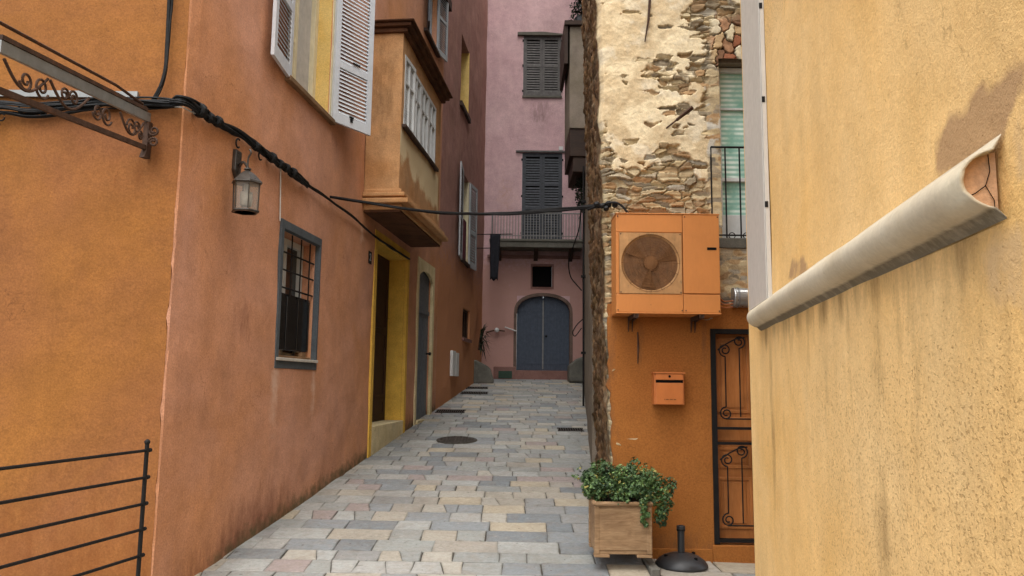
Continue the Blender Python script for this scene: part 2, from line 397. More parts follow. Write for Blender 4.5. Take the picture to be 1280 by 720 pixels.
# ------------------------------------------------------------------ generic builders
def refine(vals, step):
    vals = sorted(set(round(x, 4) for x in vals)); out = [vals[0]]
    for a, b in zip(vals, vals[1:]):
        n = max(1, int(math.ceil((b - a) / step)))
        out += [a + (b - a) * i / n for i in range(1, n + 1)]
    return out
def wall(fr, s0, s1, z0, z1, holes, name, mat, parent, step=.14, depth=.25, wob=.018, stain=None, back=True, seed=0,
         edge=None, thick=.4, edge1=None):
    """a plaster wall with real rectangular openings and reveals; slightly uneven surface"""
    mb = MB(); cols = []
    S = refine([s0, s1] + [h[0] for h in holes] + [h[1] for h in holes], step)
    Z = refine([z0, z1] + [h[2] for h in holes] + [h[3] for h in holes], step)
    idx = {}
    def vert(i, j):
        if (i, j) not in idx:
            s, z = S[i], Z[j]
            fade = min(1, min(s - s0, s1 - s) / .12)
            d = wob * fade * (noise.noise(Vector((s * .9 + seed, z * .9, seed))) * 1.3 + .5 * noise.noise(Vector((s * 3 + seed, z * 3, 4.2))))
            ss = s
            if edge and i == 0: ss = s + edge(z)
            if edge1 and i == len(S) - 1: ss = s + edge1(z)
            idx[i, j] = len(mb.v); mb.v.append(fr.W(ss, d, z)); cols.append(stain(s, z) if stain else (0, 0, 0, 0))
        return idx[i, j]
    def inhole(s, z): return any(h[0] < s < h[1] and h[2] < z < h[3] for h in holes)
    for i in range(len(S) - 1):
        for j in range(len(Z) - 1):
            if not inhole((S[i] + S[i + 1]) / 2, (Z[j] + Z[j + 1]) / 2):
                mb.f.append((vert(i, j), vert(i + 1, j), vert(i + 1, j + 1), vert(i, j + 1)))
    def rim(loop, dep):
        n = len(loop); b = len(mb.v)
        for ii in loop:
            p = mb.v[ii]; q = (p - fr.o); s = q.dot(fr.s); z = q.z
            mb.v.append(fr.W(s, -dep, z)); cols.append(cols[ii])
        for a in range(n):
            c = (a + 1) % n
            mb.f.append((loop[a], loop[c], b + c, b + a))
    for h in holes:
        i0 = min(range(len(S)), key=lambda i: abs(S[i] - h[0])); i1 = min(range(len(S)), key=lambda i: abs(S[i] - h[1]))
        j0 = min(range(len(Z)), key=lambda j: abs(Z[j] - h[2])); j1 = min(range(len(Z)), key=lambda j: abs(Z[j] - h[3]))
        loop = [vert(i, j0) for i in range(i0, i1)] + [vert(i1, j) for j in range(j0, j1)] + \
               [vert(i, j1) for i in range(i1, i0, -1)] + [vert(i0, j) for j in range(j1, j0, -1)]
        rim(loop, h[4] if len(h) > 4 else depth)
    I, J = len(S) - 1, len(Z) - 1
    rim([vert(i, 0) for i in range(I)] + [vert(I, j) for j in range(J)] + [vert(i, J) for i in range(I, 0, -1)] + [vert(0, j) for j in range(J, 0, -1)], thick)
    return mb.build(name, mat, parent, attr=cols)

def frame_band(mb, fr, s0, s1, z0, z1, w_, d0, d1, bottom=True):
    """a picture-frame of four butted bars, outer size given"""
    mb.box(fr, s0, s0 + w_, d0, d1, z0, z1); mb.box(fr, s1 - w_, s1, d0, d1, z0, z1)
    mb.box(fr, s0 + w_, s1 - w_, d0, d1, z1 - w_, z1)
    if bottom: mb.box(fr, s0 + w_, s1 - w_, d0, d1, z0, z0 + w_)

def shutter(fr, w_, h, name, mat, parent, rails=(0, .42, 1), st=.065, slat=.05, th=.035, solid_bottom=False):
    """one louvred leaf: stiles, rails and tilted slats; fr has s along the leaf, z up from its foot"""
    mb = MB()
    mb.box(fr, 0, st, -th / 2, th / 2, 0, h); mb.box(fr, w_ - st, w_, -th / 2, th / 2, 0, h)
    zs = []
    for i, r_ in enumerate(rails):
        hh = st * (1.5 if i == 0 else 1.0)
        a = r_ * h - (0 if i == 0 else (hh if r_ == 1 else hh / 2)); zs.append((a, a + hh))
        mb.box(fr, st, w_ - st, -th / 2 + .001, th / 2 - .001, a, a + hh)
    for (a, b) in zip(zs, zs[1:]):
        z = a[1] + .004; t = th * .42
        while z < b[0] - slat * .5:
            z1 = min(z + slat * .80, b[0])
            vs = []
            for s in (st + .001, w_ - st - .001):
                vs += [fr.W(s, t, z), fr.W(s, t - .007, z), fr.W(s, -t, z1), fr.W(s, -t + .007, z1)]
            mb.add(vs, [(0, 1, 2, 3), (7, 6, 5, 4), (0, 4, 5, 1), (1, 5, 6, 2), (2, 6, 7, 3), (3, 7, 4, 0)])
            z += slat
    return mb.build(name, mat, parent)

def gauss(x, a, b): return math.exp(-((x - a) / b) ** 2)
def sstep(a, b, x):
    t = max(0, min(1, (x - a) / (b - a))); return t * t * (3 - 2 * t)

# ------------------------------------------------------------------ ground profile and paving
SL = .11
def G(y):
    if y < 6.0: return 0.0
    if y < 6.8: return SL * (y - 6.0) ** 2 / 1.6
    if y > 21.9: return SL * 15.5
    return SL * (y - 6.4)
A = Vector((-2.606, 5.775, 0))
LD = Vector((.108, 1, 0)).normalized()
L = Frame(A, LD)                              # left alley wall
F0 = Frame(A, (1, 0, 0))                      # left facade facing the camera (s negative)
def left_x(y): return A.x + .108 * (y - A.y)
def right_x(y): return .93 + .058 * (y - 7.3) if y < 11.6 else 1.18 + .083 * (y - 11.6)
YO = Vector((1.72, 5.5, 0))
YD = Vector((-.173, -.985, 0)).normalized()
YW = Frame(YO, YD)                            # right-hand yellow wall, s runs towards the camera
FY = 7.3
RF = Frame((0, FY, 0), (1, 0, 0))             # front of the stone house (s = x)
PF = Frame((0, 22, 0), (1, 0, 0))             # pink house front
KX = 1.18

def ground_sheet():
    xs = [-90, -40, -15, -8, -4, -2.6, -1, 0, KX - .02, KX, 2, 4, 8, 15, 40, 90]
    ys = [-90, -40, -10, 0, 5] + [5.8 + .25 * i for i in range(66)] + [23, 26, 40, 90]
    mb = MB(); nx = len(xs)
    for y in ys:
        for x in xs:
            z = G(y) - .011
            if x >= KX and y < 7.35: z = -.09
            mb.v.append(Vector((x, y, z)))
    for j in range(len(ys) - 1):
        for i in range(nx - 1):
            a = j * nx + i; mb.f.append((a, a + 1, a + nx + 1, a + nx))
    return tag(mb.build('ground', M['mortar']), kind='structure')
ground_sheet()

PG = []                                       # grime per paving vertex: joints and wall foot
def stone(mb, c, zf, h=.05, rnd=random):
    """one paving slab from its four plan corners"""
    dz = rnd.uniform(-.003, .003); tx = rnd.uniform(-.007, .007); ty = rnd.uniform(-.007, .007)
    cx = sum(p[0] for p in c) / 4; cy = sum(p[1] for p in c) / 4
    def zz(p): return zf(p[0], p[1]) + dz + tx * (p[0] - cx) + ty * (p[1] - cy)
    out = []
    n = 3
    for i in range(4):                        # subdivided, slightly ragged outline
        p, q = c[i], c[(i + 1) % 4]
        for k in range(n):
            t = k / n
            x = p[0] + (q[0] - p[0]) * t; y = p[1] + (q[1] - p[1]) * t
            if k: x += rnd.uniform(-.004, .004); y += rnd.uniform(-.004, .004)
            out.append((x, y))
    m = len(out); vs = []
    for ins, dzz, gr_ in ((0, -h, 1), (0, -.005, 1), (.006, 0, .7), (.022, .0005, .0)):
        for p in out:
            l = math.hypot(cx - p[0], cy - p[1]) or 1
            q = (p[0] + (cx - p[0]) / l * ins * 1.3, p[1] + (cy - p[1]) / l * ins * 1.3)
            vs.append((q[0], q[1], zz(q) + dzz))
            PG.append((max(gr_, 1.0 * sstep(.32, .02, q[0] - left_x(q[1])) if q[1] > 5.6 else 0, .8 * sstep(.3, .05, right_x(q[1]) - q[0]) if q[1] > 7.3 else 0), 0, 0, 1))
    fs = [(k * m + i, k * m + (i + 1) % m, (k + 1) * m + (i + 1) % m, (k + 1) * m + i) for k in (0, 1, 2) for i in range(m)]
    fs.append(tuple(3 * m + i for i in range(m)))
    mb.add(vs, fs)

MANHOLE = at(571, 550, 11.95)
DRAINS = [((563, 514.5), .55, .34), ((593, 491.5), .62, .36), ((594, 485), .62, .3), ((713, 537.5), .42, .26)]
def ground_pt(u, v):
    r = ray(u, v); y = 6.0
    for _ in range(60):
        y = y - ((1.6 + r.z / r.y * y) - G(y)) / (r.z / r.y - SL)
    return Vector((r.x / r.y * y, y, G(y)))
MANHOLE = ground_pt(571, 550.5)
DR = [(ground_pt(*p), w_, d_) for p, w_, d_ in DRAINS]

def street():
    rnd = random.Random(3); mb = MB(); y = 1.5; zf = lambda x, y: G(y)
    skew = -.012
    while y < 21.8:
        dep = rnd.uniform(.25, .34)
        y1 = min(y + dep, 21.85); ym = (y + y1) / 2
        xa = left_x(ym) - .1 if ym > 5.6 else -4.5
        xb = KX if y1 < 7.25 else right_x(ym) + .15
        if ym < 2.5: xb = min(xb, 1.0)
        x = xa - rnd.uniform(0, .3)
        while x < xb - .06:
            wd = rnd.choice([rnd.uniform(.22, .36), rnd.uniform(.33, .5), rnd.uniform(.4, .6)])
            x1 = x + wd
            if xb - x1 < .16: x1 = xb
            g = .003
            j = lambda: rnd.uniform(-.007, .007)
            c = [(x + g + j(), y + g + skew * x + j() * .7), (x1 - g + j(), y + g + skew * x1 + j() * .7),
                 (x1 - g + j(), y1 - g + skew * x1 + j() * .7), (x + g + j(), y1 - g + skew * x + j() * .7)]
            cx, cy = (x + x1) / 2, ym
            if rnd.random() < .14 and wd > .36:       # a slab split in two
                t = rnd.uniform(.35, .65); mx0 = c[0][0] + (c[1][0] - c[0][0]) * t + .03; mx1 = c[3][0] + (c[2][0] - c[3][0]) * t - .03
                stone(mb, [c[0], (mx0 - .003, c[0][1]), (mx1 - .003, c[3][1]), c[3]], zf, rnd=rnd)
                stone(mb, [(mx0 + .003, c[1][1]), c[1], c[2], (mx1 + .003, c[2][1])], zf, rnd=rnd)
            else:
                stone(mb, c, zf, rnd=rnd)
            x = x1
        y = y1
    return tag(mb.build('street_paving', M['paver'], attr=PG), kind='structure')
street()
def apron():
    PG.clear(); rnd = random.Random(11); mb = MB(); zf = lambda x, y: .012 - .03 * (x - KX)
    y = 2.0
    while y < 7.3:
        y1 = min(y + rnd.uniform(.35, .5), 7.32); x = KX + .09; xb = 4.2
        while x < xb:
            x1 = x + rnd.uniform(.45, .8)
            j = lambda: rnd.uniform(-.015, .015)
            stone(mb, [(x + .006 + j(), y + .006 + j()), (x1 - .006 + j(), y + .006 + j()), (x1 - .006 + j(), y1 - .006), (x + .006 + j(), y1 - .006)], zf, h=.08, rnd=rnd)
            x = x1
        y = y1
    tag(mb.build('pavement', M['paver'], attr=PG), kind='structure')
    k = MB(); y = 3.0
    while y < 7.2:
        y1 = y + rnd.uniform(.5, .8)
        k.box(WORLD, KX + .004, KX + .085, -(min(y1, 7.27) - .006), -y, -.12, G((y + y1) / 2) + .012)
        y = y1
    tag(k.build('kerb', M['stone_block'], bevel=.01), kind='structure')
apron()

# ------------------------------------------------------------------ left house
LH = thing('ochre_house', A, 'ochre and salmon rendered corner house with projecting bay window on the left', 'house')
sMau = (15.7 - A.y) / LD.y
sEnd = (22.2 - A.y) / LD.y
HT = 9.6
# openings, read off as positions on the wall
uw0 = L.px(361, 90)[0]; uw1, uwz = L.px(410, 148)
sw0, swz0 = L.px(346, 448); sw1 = L.px(393.5, 440)[0]; swz1 = L.px(352, 284)[1]
yd0, ydz1 = L.px(471, 300); yd1 = L.px(503.5, 500)[0]; ydz0 = L.px(478, 530)[1]
cd0, cdz1 = L.px(523.5, 333); cd1 = L.px(536.5, 500)[0]; cdz0 = L.px(524, 525)[1]
tw0, twz0 = L.px(533, 40); tw1 = L.px(545, 50)[0]
def salmon_stain_shade(s, z):
    y = A.y + s * LD.y; g = G(y)
    h = z - g
    moss = sstep(.28, 0, h) * sstep(0, 1.5, s) * .75
    pale = 0
    for ss, wd in ((sw0 - .03, .10), (sw1 - .02, .09)):
        pale = max(pale, gauss(s, ss, wd) * sstep(swz0 - 1.35, swz0 - .15, z) * (z < swz0) * .8)
    a_, b_ = L.px(452, 295); pale = max(pale, gauss(s, a_, .1) * gauss(z, b_, .14) * .9)
    d = .55 * gauss(s, L.px(325, 500)[0], .9) * sstep(.9, .1, h) + .35 * sstep(.45, .0, h)
    d = max(d, .45 * gauss(s, L.px(305, 400)[0], .3) * gauss(z, L.px(305, 400)[1], .3), .42 * gauss(s, uw1 + .2, .35) * sstep(uwz - 1.1, uwz - .1, z) * (z < uwz))  # last term paints the shutter's soft shadow into the wall colour
    d = max(d, .5 * sstep(.9, .0, h) * sstep(6.2, 6.8, s) * (s < sMau))
    return (d, pale, moss, 0)
def chip(z): return .012 + .010 * noise.noise(Vector((z * 2.1, 0, 7))) + max(0, .04 * noise.noise(Vector((z * 7, 0, 3))) - .004)
wall(L, 0, sMau, -.6, HT, [(uw0, uw1, uwz, uwz + 2.1, .3), (sw0, sw1, swz0, swz1, .27), (yd0, yd1, ydz0 - .02, ydz1, .36),
     (cd0, cd1, cdz0 - .05, cdz1, .10), (tw0, tw1, twz0, twz0 + 1.9, .2)], 'alley_wall', M['salmon'], LH, stain=salmon_stain_shade, seed=1.3, edge=chip)
def ochre_stain(s, z):
    return (.5 * sstep(1.5, .2, z) + .3 * gauss(z, 3.1, .35) * sstep(-1.6, -.6, s), .0, 0, 0)
wall(F0, -8, -.0, -.6, HT, [], 'facade_wall', M['ochre'], LH, stain=ochre_stain, seed=5, wob=.014, edge1=lambda z: -chip(z + 5) * .8)
g = MB(); zz_ = [-.6 + (HT + .6) * i / 260 for i in range(261)]; vs = []
for z in zz_:
    a = L.W(chip(z), -.001, z); b = F0.W(-chip(z + 5) * .8, -.001, z); m = (a + b) / 2 + Vector((.003, -.003, 0)) * (noise.noise(Vector((z * 6, 2, 2))))
    vs += [a, m, b]
g.add(vs, [q for i in range(260) for q in ((3 * i, 3 * i + 1, 3 * i + 4, 3 * i + 3), (3 * i + 1, 3 * i + 2, 3 * i + 5, 3 * i + 4))])
g.build('worn_corner', M['salmon'], LH, smooth=True)
mb = MB(); mb.prism(Frame((0, 0, 0), (1, 0, 0), (0, 0, 1)), [(0, 0)] * 0 or [(0, 0), (1, 0), (1, 1)], 0, 1) if False else None
def slab(name, pts, z0, z1, mat, parent):
    m = MB(); n = len(pts)
    m.add([(x, y, z0) for x, y in pts] + [(x, y, z1) for x, y in pts],
          [tuple(range(n)), tuple(range(2 * n - 1, n - 1, -1))] + [(i, (i + 1) % n, n + (i + 1) % n, n + i) for i in range(n)])
    return m.build(name, mat, parent)
e1 = L.W(sMau, 0, 0)
slab('roof', [(A.x + .15, A.y - .15), (e1.x + .15, e1.y), (-10.6, e1.y), (-10.6, A.y - .15)], HT + .003, HT + .2, M['timber'], LH)
slab('rear_wall', [(-10.6, A.y + .42), (-10.4, A.y + .42), (-10.4, e1.y - .02), (-10.6, e1.y - .02)], -.6, HT, M['ochre'], LH)

# upper window with white shutters
win = MB()
f0, f1, z0, z1 = uw0 + .002, uw1 - .002, uwz + .002, uwz + 2.09
frame_band(win, L, f0, f1, z0, z1, .11, -.26, -.17)
win.box(L, (f0 + f1) / 2 - .03, (f0 + f1) / 2 + .03, -.255, -.185, z0 + .06, z1 - .06)
for q in (.33, .66): win.box(L, f0 + .06, (f0 + f1) / 2 - .03, -.25, -.2, z0 + (z1 - z0) * q - .015, z0 + (z1 - z0) * q + .015)
win = win.build('window', M['cream_paint'], LH, bevel=.004)
g = MB(); g.box(L, f0 + .05, f1 - .05, -.24, -.225, z0 + .05, z1 - .05); g.build('pane', M['pale_cloth'], win)
g = MB(); g.box(L, uw1 - .012, uw1 + .001, -.186, -.005, z0, z1); g.box(L, uw0 - .001, uw0 + .012, -.186, -.005, z0, z1); g.build('reveal_lining', M['yellow_reveal'], win)
g = MB(); g.box(L, uw0 - .1, uw1 + .1, -.186, .07, uwz - .055, uwz + .003); g.build('sill', M['sill_wood'], win, bevel=.008)
g = MB(); g.box(L, uw1 + .001, uw1 + .04, -.002, .02, z0, z1); g.box(L, uw0 - .04, uw0 - .001, -.002, .02, z0, z1); g.build('frame_edge', M['cream_paint'], win)
frs = L.sub(uw1 + .03, .035, uwz - .02, 27); shR = shutter(frs, .66, 2.1, 'shutter', M['shutter_white'], win, rails=(0, .36, 1), st=.085, slat=.05)
g = MB()
g.box(frs, .3, .42, .0185, .032, .83, .85); g.build('handle', M['iron'], win)
g = MB(); g.box(frs, .29, .33, .0185, .03, .07, .13); g.box(frs, .275, .345, .0185, .028, .12, .14); g.build('latch', M['iron'], win)
frs = Frame(L.W(uw0 - .03, .03, uwz - .02), -L.s + L.n * .12, L.n + L.s * .12); shutter(frs, .62, 2.1, 'shutter', M['shutter_white'], win, rails=(0, .36, 1), st=.085, slat=.05)

# window high above the bay with grey shutters
win = MB(); frame_band(win, L, tw0 + .003, tw1 - .003, twz0 + .003, twz0 + 1.89, .05, -.15, -.09); win = win.build('window', M['shutter_pale'], LH)
g = MB(); g.box(L, tw0 + .04, tw1 - .04, -.14, -.12, twz0 + .04, twz0 + 1.85); g.build('pane', M['glass_dark'], win)
for sd_, an in ((tw0, 165), (tw1, 12)):
    shutter(L.sub(sd_, .03, twz0 - .02, an), .5, 1.9, 'shutter', M['shutter_dark'] if sd_ == tw0 else M['shutter_pale'], win)
g = MB(); g.box(L, tw0 - .25, tw1 + .1, 0, .08, twz0 - .09, twz0 - .03); g.build('sill', M['timber'], win)

# small barred window
bw = MB(); o = .11
bw.box(L, sw0 - .075, sw0 + .002, -.05, .018, swz0 - .02, swz1 + .09)
bw.box(L, sw0 + .002, sw1 + .0, -.05, .016, swz1 - .002, swz1 + .09)
bw.box(L, sw1 - .002, sw1 + .045, -.05, .014, swz0 - .02, swz1 + .09)
bw.box(L, sw0 - .075, sw1 + .045, -.05, .015, swz0 - .10, swz0 - .021)
bw = bw.build('barred_window', M['greyband'], LH, bevel=.006)
g = MB(); g.box(L, sw0 - .06, sw1 + .03, -.24, .035, swz0 - .02, swz0 + .012); g.build('sill', M['pale_cloth'], bw, bevel=.005)
g = MB(); frame_band(g, L, sw0 + .002, sw1 - .002, swz0 + .013, swz1 - .004, .07, -.26, -.19); cx_ = (sw0 + sw1) / 2
g.box(L, cx_ - .04, cx_ + .04, -.258, -.185, swz0 + .07, swz1 - .06); g.build('frame', M['white'], bw, bevel=.004)
g = MB(); g.box(L, sw0 + .05, sw1 - .05, -.25, -.24, swz0 + .05, swz1 - .05); g.build('pane', M['glass_dark'], bw)
g = MB()
hh = swz1 - swz0
for q in (.56, .70, .84):
    g.tube([L.W(sw0 - .0, -.06, swz0 + hh * q), L.W(sw1 + .0, -.06, swz0 + hh * q)], .010, 6)
for i in range(4):
    s = sw0 + (sw1 - sw0) * (i + .5) / 4; g.tube([L.W(s, -.06, swz0 + hh * .5), L.W(s, -.06, swz1)], .008, 6)
g.build('bars', M['iron'], bw)
g = MB(); g.box(L, sw0 + .03, sw1 - .03, -.12, -.075, swz0 + .1, swz0 + hh * .52)
for i in range(4):
    s = sw0 + .06 + (sw1 - sw0 - .12) * i / 3; g.box(L, s - .012, s + .012, -.076, -.066, swz0 + .12, swz0 + hh * .5)
g.build('black_screen', M['glass_dark'], bw, bevel=.004)
g = MB(); g.box(L, sw0 + .06, sw1 - .06, -.16, -.03, swz0 + .013, swz0 + .04); g.box(L, sw0 + .1, sw0 + .2, -.14, -.05, swz0 + .041, swz0 + .09); g.box(L, sw1 - .26, sw1 - .14, -.14, -.05, swz0 + .041, swz0 + .09)
g.build('wood_block', M['sill_wood'], bw, bevel=.005)

# yellow doorway
gy = G(A.y + yd0)
yd = MB(); zt = ydz1 + .14
yd.box(L, yd0 - .13, yd0 + .004, -.03, .022, gy - .3, zt); yd.box(L, yd1 - .004, yd1 + .13, -.03, .022, gy - .3, zt)
yd.box(L, yd0 + .004, yd1 - .004, -.03, .021, ydz1 - .004, zt)
yd.box(L, yd0 - .002, yd0 + .014, -.34, -.03, ydz0, ydz1); yd.box(L, yd1 - .014, yd1 + .002, -.34, -.03, ydz0, ydz1)
yd.box(L, yd0 + .014, yd1 - .014, -.34, -.03, ydz1 - .014, ydz1 + .002)
cols = [(0, 0, .0, 0)] * len(yd.v)
yd = yd.build('yellow_doorway', M['yellow_door'], LH, bevel=.006)
g = MB(); g.box(L, yd0 + .005, yd1 - .005, -.345, .02, gy - .4, ydz0)
g.build('doorstep', M['cream'], yd, bevel=.015)
g = MB(); g.box(L, yd0 + .0145, yd1 - .0145, -.345, -.30, ydz0 + .003, ydz1 - .015)
dw = yd1 - yd0 - .03
for k in range(2):
    for zz0, zz1 in ((.1, .34), (.4, 1.45), (1.52, 2.35)):
        sA = yd0 + .015 + dw * (k * .5 + .08); frame_band(g, L, sA, sA + dw * .34, ydz0 + zz0, ydz0 + zz1, .035, -.301, -.285)
dr = g.build('door', M['brown_door'], yd, bevel=.004)
# house number on a small dark plaque
pz = L.px(461.5, 322)
pl = MB(); pl.box(L, pz[0] - .08, pz[0] + .08, .004, .016, pz[1] - .09, pz[1] + .09); pl = pl.build('number_plaque', M['iron'], LH, bevel=.003)
def text_mesh(s, size, fr, sc, zc, d, name, mat, parent, ext=.002):
    cu = bpy.data.curves.new('t', 'FONT'); cu.body = s; cu.size = size; cu.extrude = ext; cu.align_x = 'CENTER'; cu.align_y = 'CENTER'
    ob = bpy.data.objects.new('t', cu); COL.objects.link(ob); dg = bpy.context.evaluated_depsgraph_get()
    me = bpy.data.meshes.new_from_object(ob.evaluated_get(dg)); bpy.data.objects.remove(ob)
    off = parent_loc(parent)
    for v in me.vertices: v.co = fr.W(sc + v.co.x, d + v.co.z, zc + v.co.y) - off
    me.name = name; me.materials.clear(); me.materials.append(mat)
    o = bpy.data.objects.new(name, me); COL.objects.link(o); o.parent = parent; return o
text_mesh('2', .15, L, pz[0], pz[1], .019, 'numeral', M['shutter_pale'], pl)

# cream doorway with blue grey door
gc = G(A.y + cd0 + .8)
cdm = MB(); zt = cdz1 + .17
cdm.box(L, cd0 - .12, cd0 + .004, -.03, .024, gc - .4, zt); cdm.box(L, cd1 - .004, cd1 + .15, -.03, .024, gc - .4, zt)
n = 12; arc = [(cd0 + (cd1 - cd0) * i / n, cdz1 - .17 + .15 * math.sin(math.pi * i / n) ** .7) for i in range(n + 1)]
for i in range(n):
    cdm.prism(L, [arc[i], arc[i + 1], (arc[i + 1][0], zt), (arc[i][0], zt)], -.03, .022)
cdm.box(L, cd0 + .004, cd1 - .004, -.16, .06, gc - .4, cdz0)
cdw = cdm.build('cream_doorway', M['cream'], LH)
g = MB(); g.box(L, cd0 + .003, cd1 - .003, -.10, -.06, cdz0 + .003, cdz1 - .003)
for i in range(1, 5): g.box(L, cd0 + (cd1 - cd0) * i / 5 - .012, cd0 + (cd1 - cd0) * i / 5 + .012, -.061, -.052, cdz0 + .1, cdz1 - .9)
g.box(L, cd0 + .02, cd1 - .02, -.061, -.04, cdz1 - .82, cdz1 - .74)
dr = g.build('door', M['bluegrey_door'], cdw)
g = MB(); g.lathe(L.W(cd1 - .12, -.06, cdz0 + 1.25), [(.018, 0), (.018, .05), (.035, .06), (.035, .09), (.01, .1)], 12, ax=L.n); g.build('knob', M['iron'], cdw)

# bay window
bs0, bz0 = L.px(498.5, 236, .5); bs1 = L.px(548, 280, .5)[0]; bz1 = L.px(500.5, 34, .5)[1]
BF = Frame(L.W(0, .5, 0), L.s)
bay = MB(); cols = []
def bay_stain(s, z):
    t = (z - bz0) / (bz1 - bz0); e = min(1, (s - bs0) / (bs1 - bs0)) if s > bs0 else 0
    return (.15 * (1 - t), 1.0 * sstep(.42, .36, t) * sstep(.10, .22, t + (e - .5) * .12 + .12 * noise.noise(Vector((s * 3, z * 2, 1)))) if s > bs0 else 0, 0, 0)
wins0, wz0 = L.px(505, 158, .5); wins1, _ = L.px(544, 200, .5); wz1 = L.px(501, 58, .5)[1]
wins0 = bs0 + .12
bay_o = wall(BF, bs0, bs1, bz0, bz1, [(wins0, wins1, wz0, wz1, .12)], 'bay_window', M['bay'], LH, step=.1, stain=bay_stain, seed=9, thick=.12)
g = MB()
SFr = Frame(L.W(bs0, 0, 0), L.n, -L.s)
wall(SFr, 0, .5, bz0, bz1, [], 'bay_side', M['bay'], bay_o, step=.1, stain=lambda s, z: (.55 * gauss(s, .25, .25) * gauss(z, (bz0 + bz1) / 2 + .3, .9), 0, 0, 0), seed=3, thick=.1)
SFr2 = Frame(L.W(bs1, .5, 0), -L.n, L.s); wall(SFr2, 0, .5, bz0, bz1, [], 'bay_side', M['bay'], bay_o, step=.2, thick=.1)
g = MB(); g.box(L, bs0 - .05, bs1 + .06, .0, .57, bz1 + .002, bz1 + .07); g.box(L, bs0 - .1, bs1 + .12, 0, .63, bz1 + .071, bz1 + .13); g.box(L, bs0 - .14, bs1 + .16, 0, .68, bz1 + .131, bz1 + .16)
g.build('cornice', M['cornice'], bay_o, bevel=.015)
g = MB(); g.box(L, bs0 - .03, bs1 + .03, .0, .54, bz0 - .06, bz0 - .001); g.box(L, bs0 - .08, bs1 + .08, 0, .6, bz0 - .12, bz0 - .061)
g.box(L, bs0 - .04, bs1 + .05, 0, .56, bz0 - .15, bz0 - .121); g.box(L, bs0 - .11, bs1 + .13, 0, .66, bz0 - .22, bz0 - .151); g.box(L, bs0 - .03, bs1 + .05, 0, .56, bz0 - .30, bz0 - .221)
g.build('base_moulding', M['bay'], bay_o, bevel=.014)
g = MB(); g.box(L, bs0 - .01, bs1 + .03, .001, .53, bz0 - .33, bz0 - .301)
g.build('soffit_boards', M['cornice'], bay_o)
g = MB(); g.box(BF, wins0 - .06, wins1 + .05, -.05, .06, wz0 - .05, wz0 + .0); g.build('sill', M['timber'], bay_o, bevel=.006)
nW = 4; wW = (wins1 - wins0) / nW
for k in range(nW):
    a = wins0 + wW * k; fr = BF.sub(a + .004, -.02 if k else -.012, wz0 + .004, 0 if k else 3); ww = wW - .008; h_ = wz1 - wz0 - .008
    g = MB(); frame_band(g, fr, 0, ww, 0, h_, .055, -.03, .02)
    g.box(fr, ww / 2 - .015, ww / 2 + .015, -.025, .015, .055, h_ - .055); g.box(fr, .055, ww - .055, -.024, .014, h_ * .62, h_ * .62 + .03)
    z = .07 if k < 1 else 99
    while z < h_ - .08:
        for sa, sb in ((.056, ww / 2 - .016), (ww / 2 + .016, ww - .056)):
            g.box(fr, sa, sb, -.02, -.013, z, z + .022)
        z += .036
    g.build('casement', M['white'], bay_o)
g = MB(); g.box(BF, wins0 + .02, wins1 - .02, -.11, -.09, wz0 + .02, wz1 - .02); g.build('pane', M['glass_dark'], bay_o)

# ------------------------------------------------------------------ mauve house further up on the left
MO = L.W(sMau, 0, 0); ML = Frame(MO, L.s)
MH = thing('mauve_house', MO, 'tall mauve and rust rendered house further up the alley on the left', 'house')
eM = sEnd - sMau; MHT = 17.0  # unseen top raised so less sky light reaches the deep alley
a0, az1 = ML.px(577.5, 42); a1 = ML.px(587, 60)[0]; az0 = ML.px(578, 132)[1]
b0, bzz1 = ML.px(578, 215); b1 = ML.px(586, 240)[0]; bzz0 = ML.px(579, 326)[1]
c0, cz1 = ML.px(578.5, 384); c1 = ML.px(587.5, 400)[0]; cz0 = ML.px(579, 422)[1]
def mauve_stain(s, z):
    y = MO.y + s * L.s.y; h = z - G(y)
    return (.5 * sstep(.7, 0, h), 0, sstep(5.6, 3.6, z) * .9, 0)
wall(ML, .001, eM, 0, MHT, [(a0, a1, az0, az1, .3), (b0, b1, bzz0, bzz1, .25), (c0, c1, cz0, cz1, .15)], 'front_wall', M['mauve'], MH, stain=mauve_stain, seed=12)
e2 = ML.W(eM, 0, 0)
slab('roof', [(MO.x + .1, MO.y), (e2.x + .1, e2.y), (-8, e2.y), (-8, MO.y)], MHT + .003, MHT + .2, M['timber'], MH)
slab('side_wall', [(MO.x - .41, MO.y + .02), (-8, MO.y + .02), (-8, MO.y + .3), (MO.x - .41, MO.y + .3)], 8, MHT, M['mauve'], MH)
wn = MB(); frame_band(wn, ML, a0 + .002, a1 - .002, az0 + .002, az1 - .002, .06, -.28, -.22); wn = wn.build('window', M['cream_paint'], MH)
g = MB(); g.box(ML, a0 + .05, a1 - .05, -.27, -.25, az0 + .05, az1 - .05); g.build('pane', M['glass_dark'], wn)
g = MB(); g.box(ML, a1 - .015, a1 + .001, -.215, .004, az0, az1); g.build('reveal_lining', M['yellow_reveal'], wn)
g = MB(); g.box(ML, a0 - .1, a1 + .1, -.2, .06, az0 - .12, az0 - .002); g.build('sill', M['timber'], wn)
wn = MB(); frame_band(wn, ML, b0 + .002, b1 - .002, bzz0 + .002, bzz1 - .002, .06, -.2, -.15); wn = wn.build('window', M['white'], MH)
g = MB(); g.box(ML, b0 + .05, b1 - .05, -.195, -.18, bzz0 + .05, bzz1 - .05); g.build('pane', M['glass'], wn)
g = MB(); g.box(ML, b1 - .015, b1 + .001, -.148, .004, bzz0, bzz1); g.build('reveal_lining', M['cream_paint'], wn)
g = MB(); g.box(ML, b0 - .05, b1 + .05, -.1, .07, bzz0 - .08, bzz0 - .002); g.build('sill', M['timber'], wn)
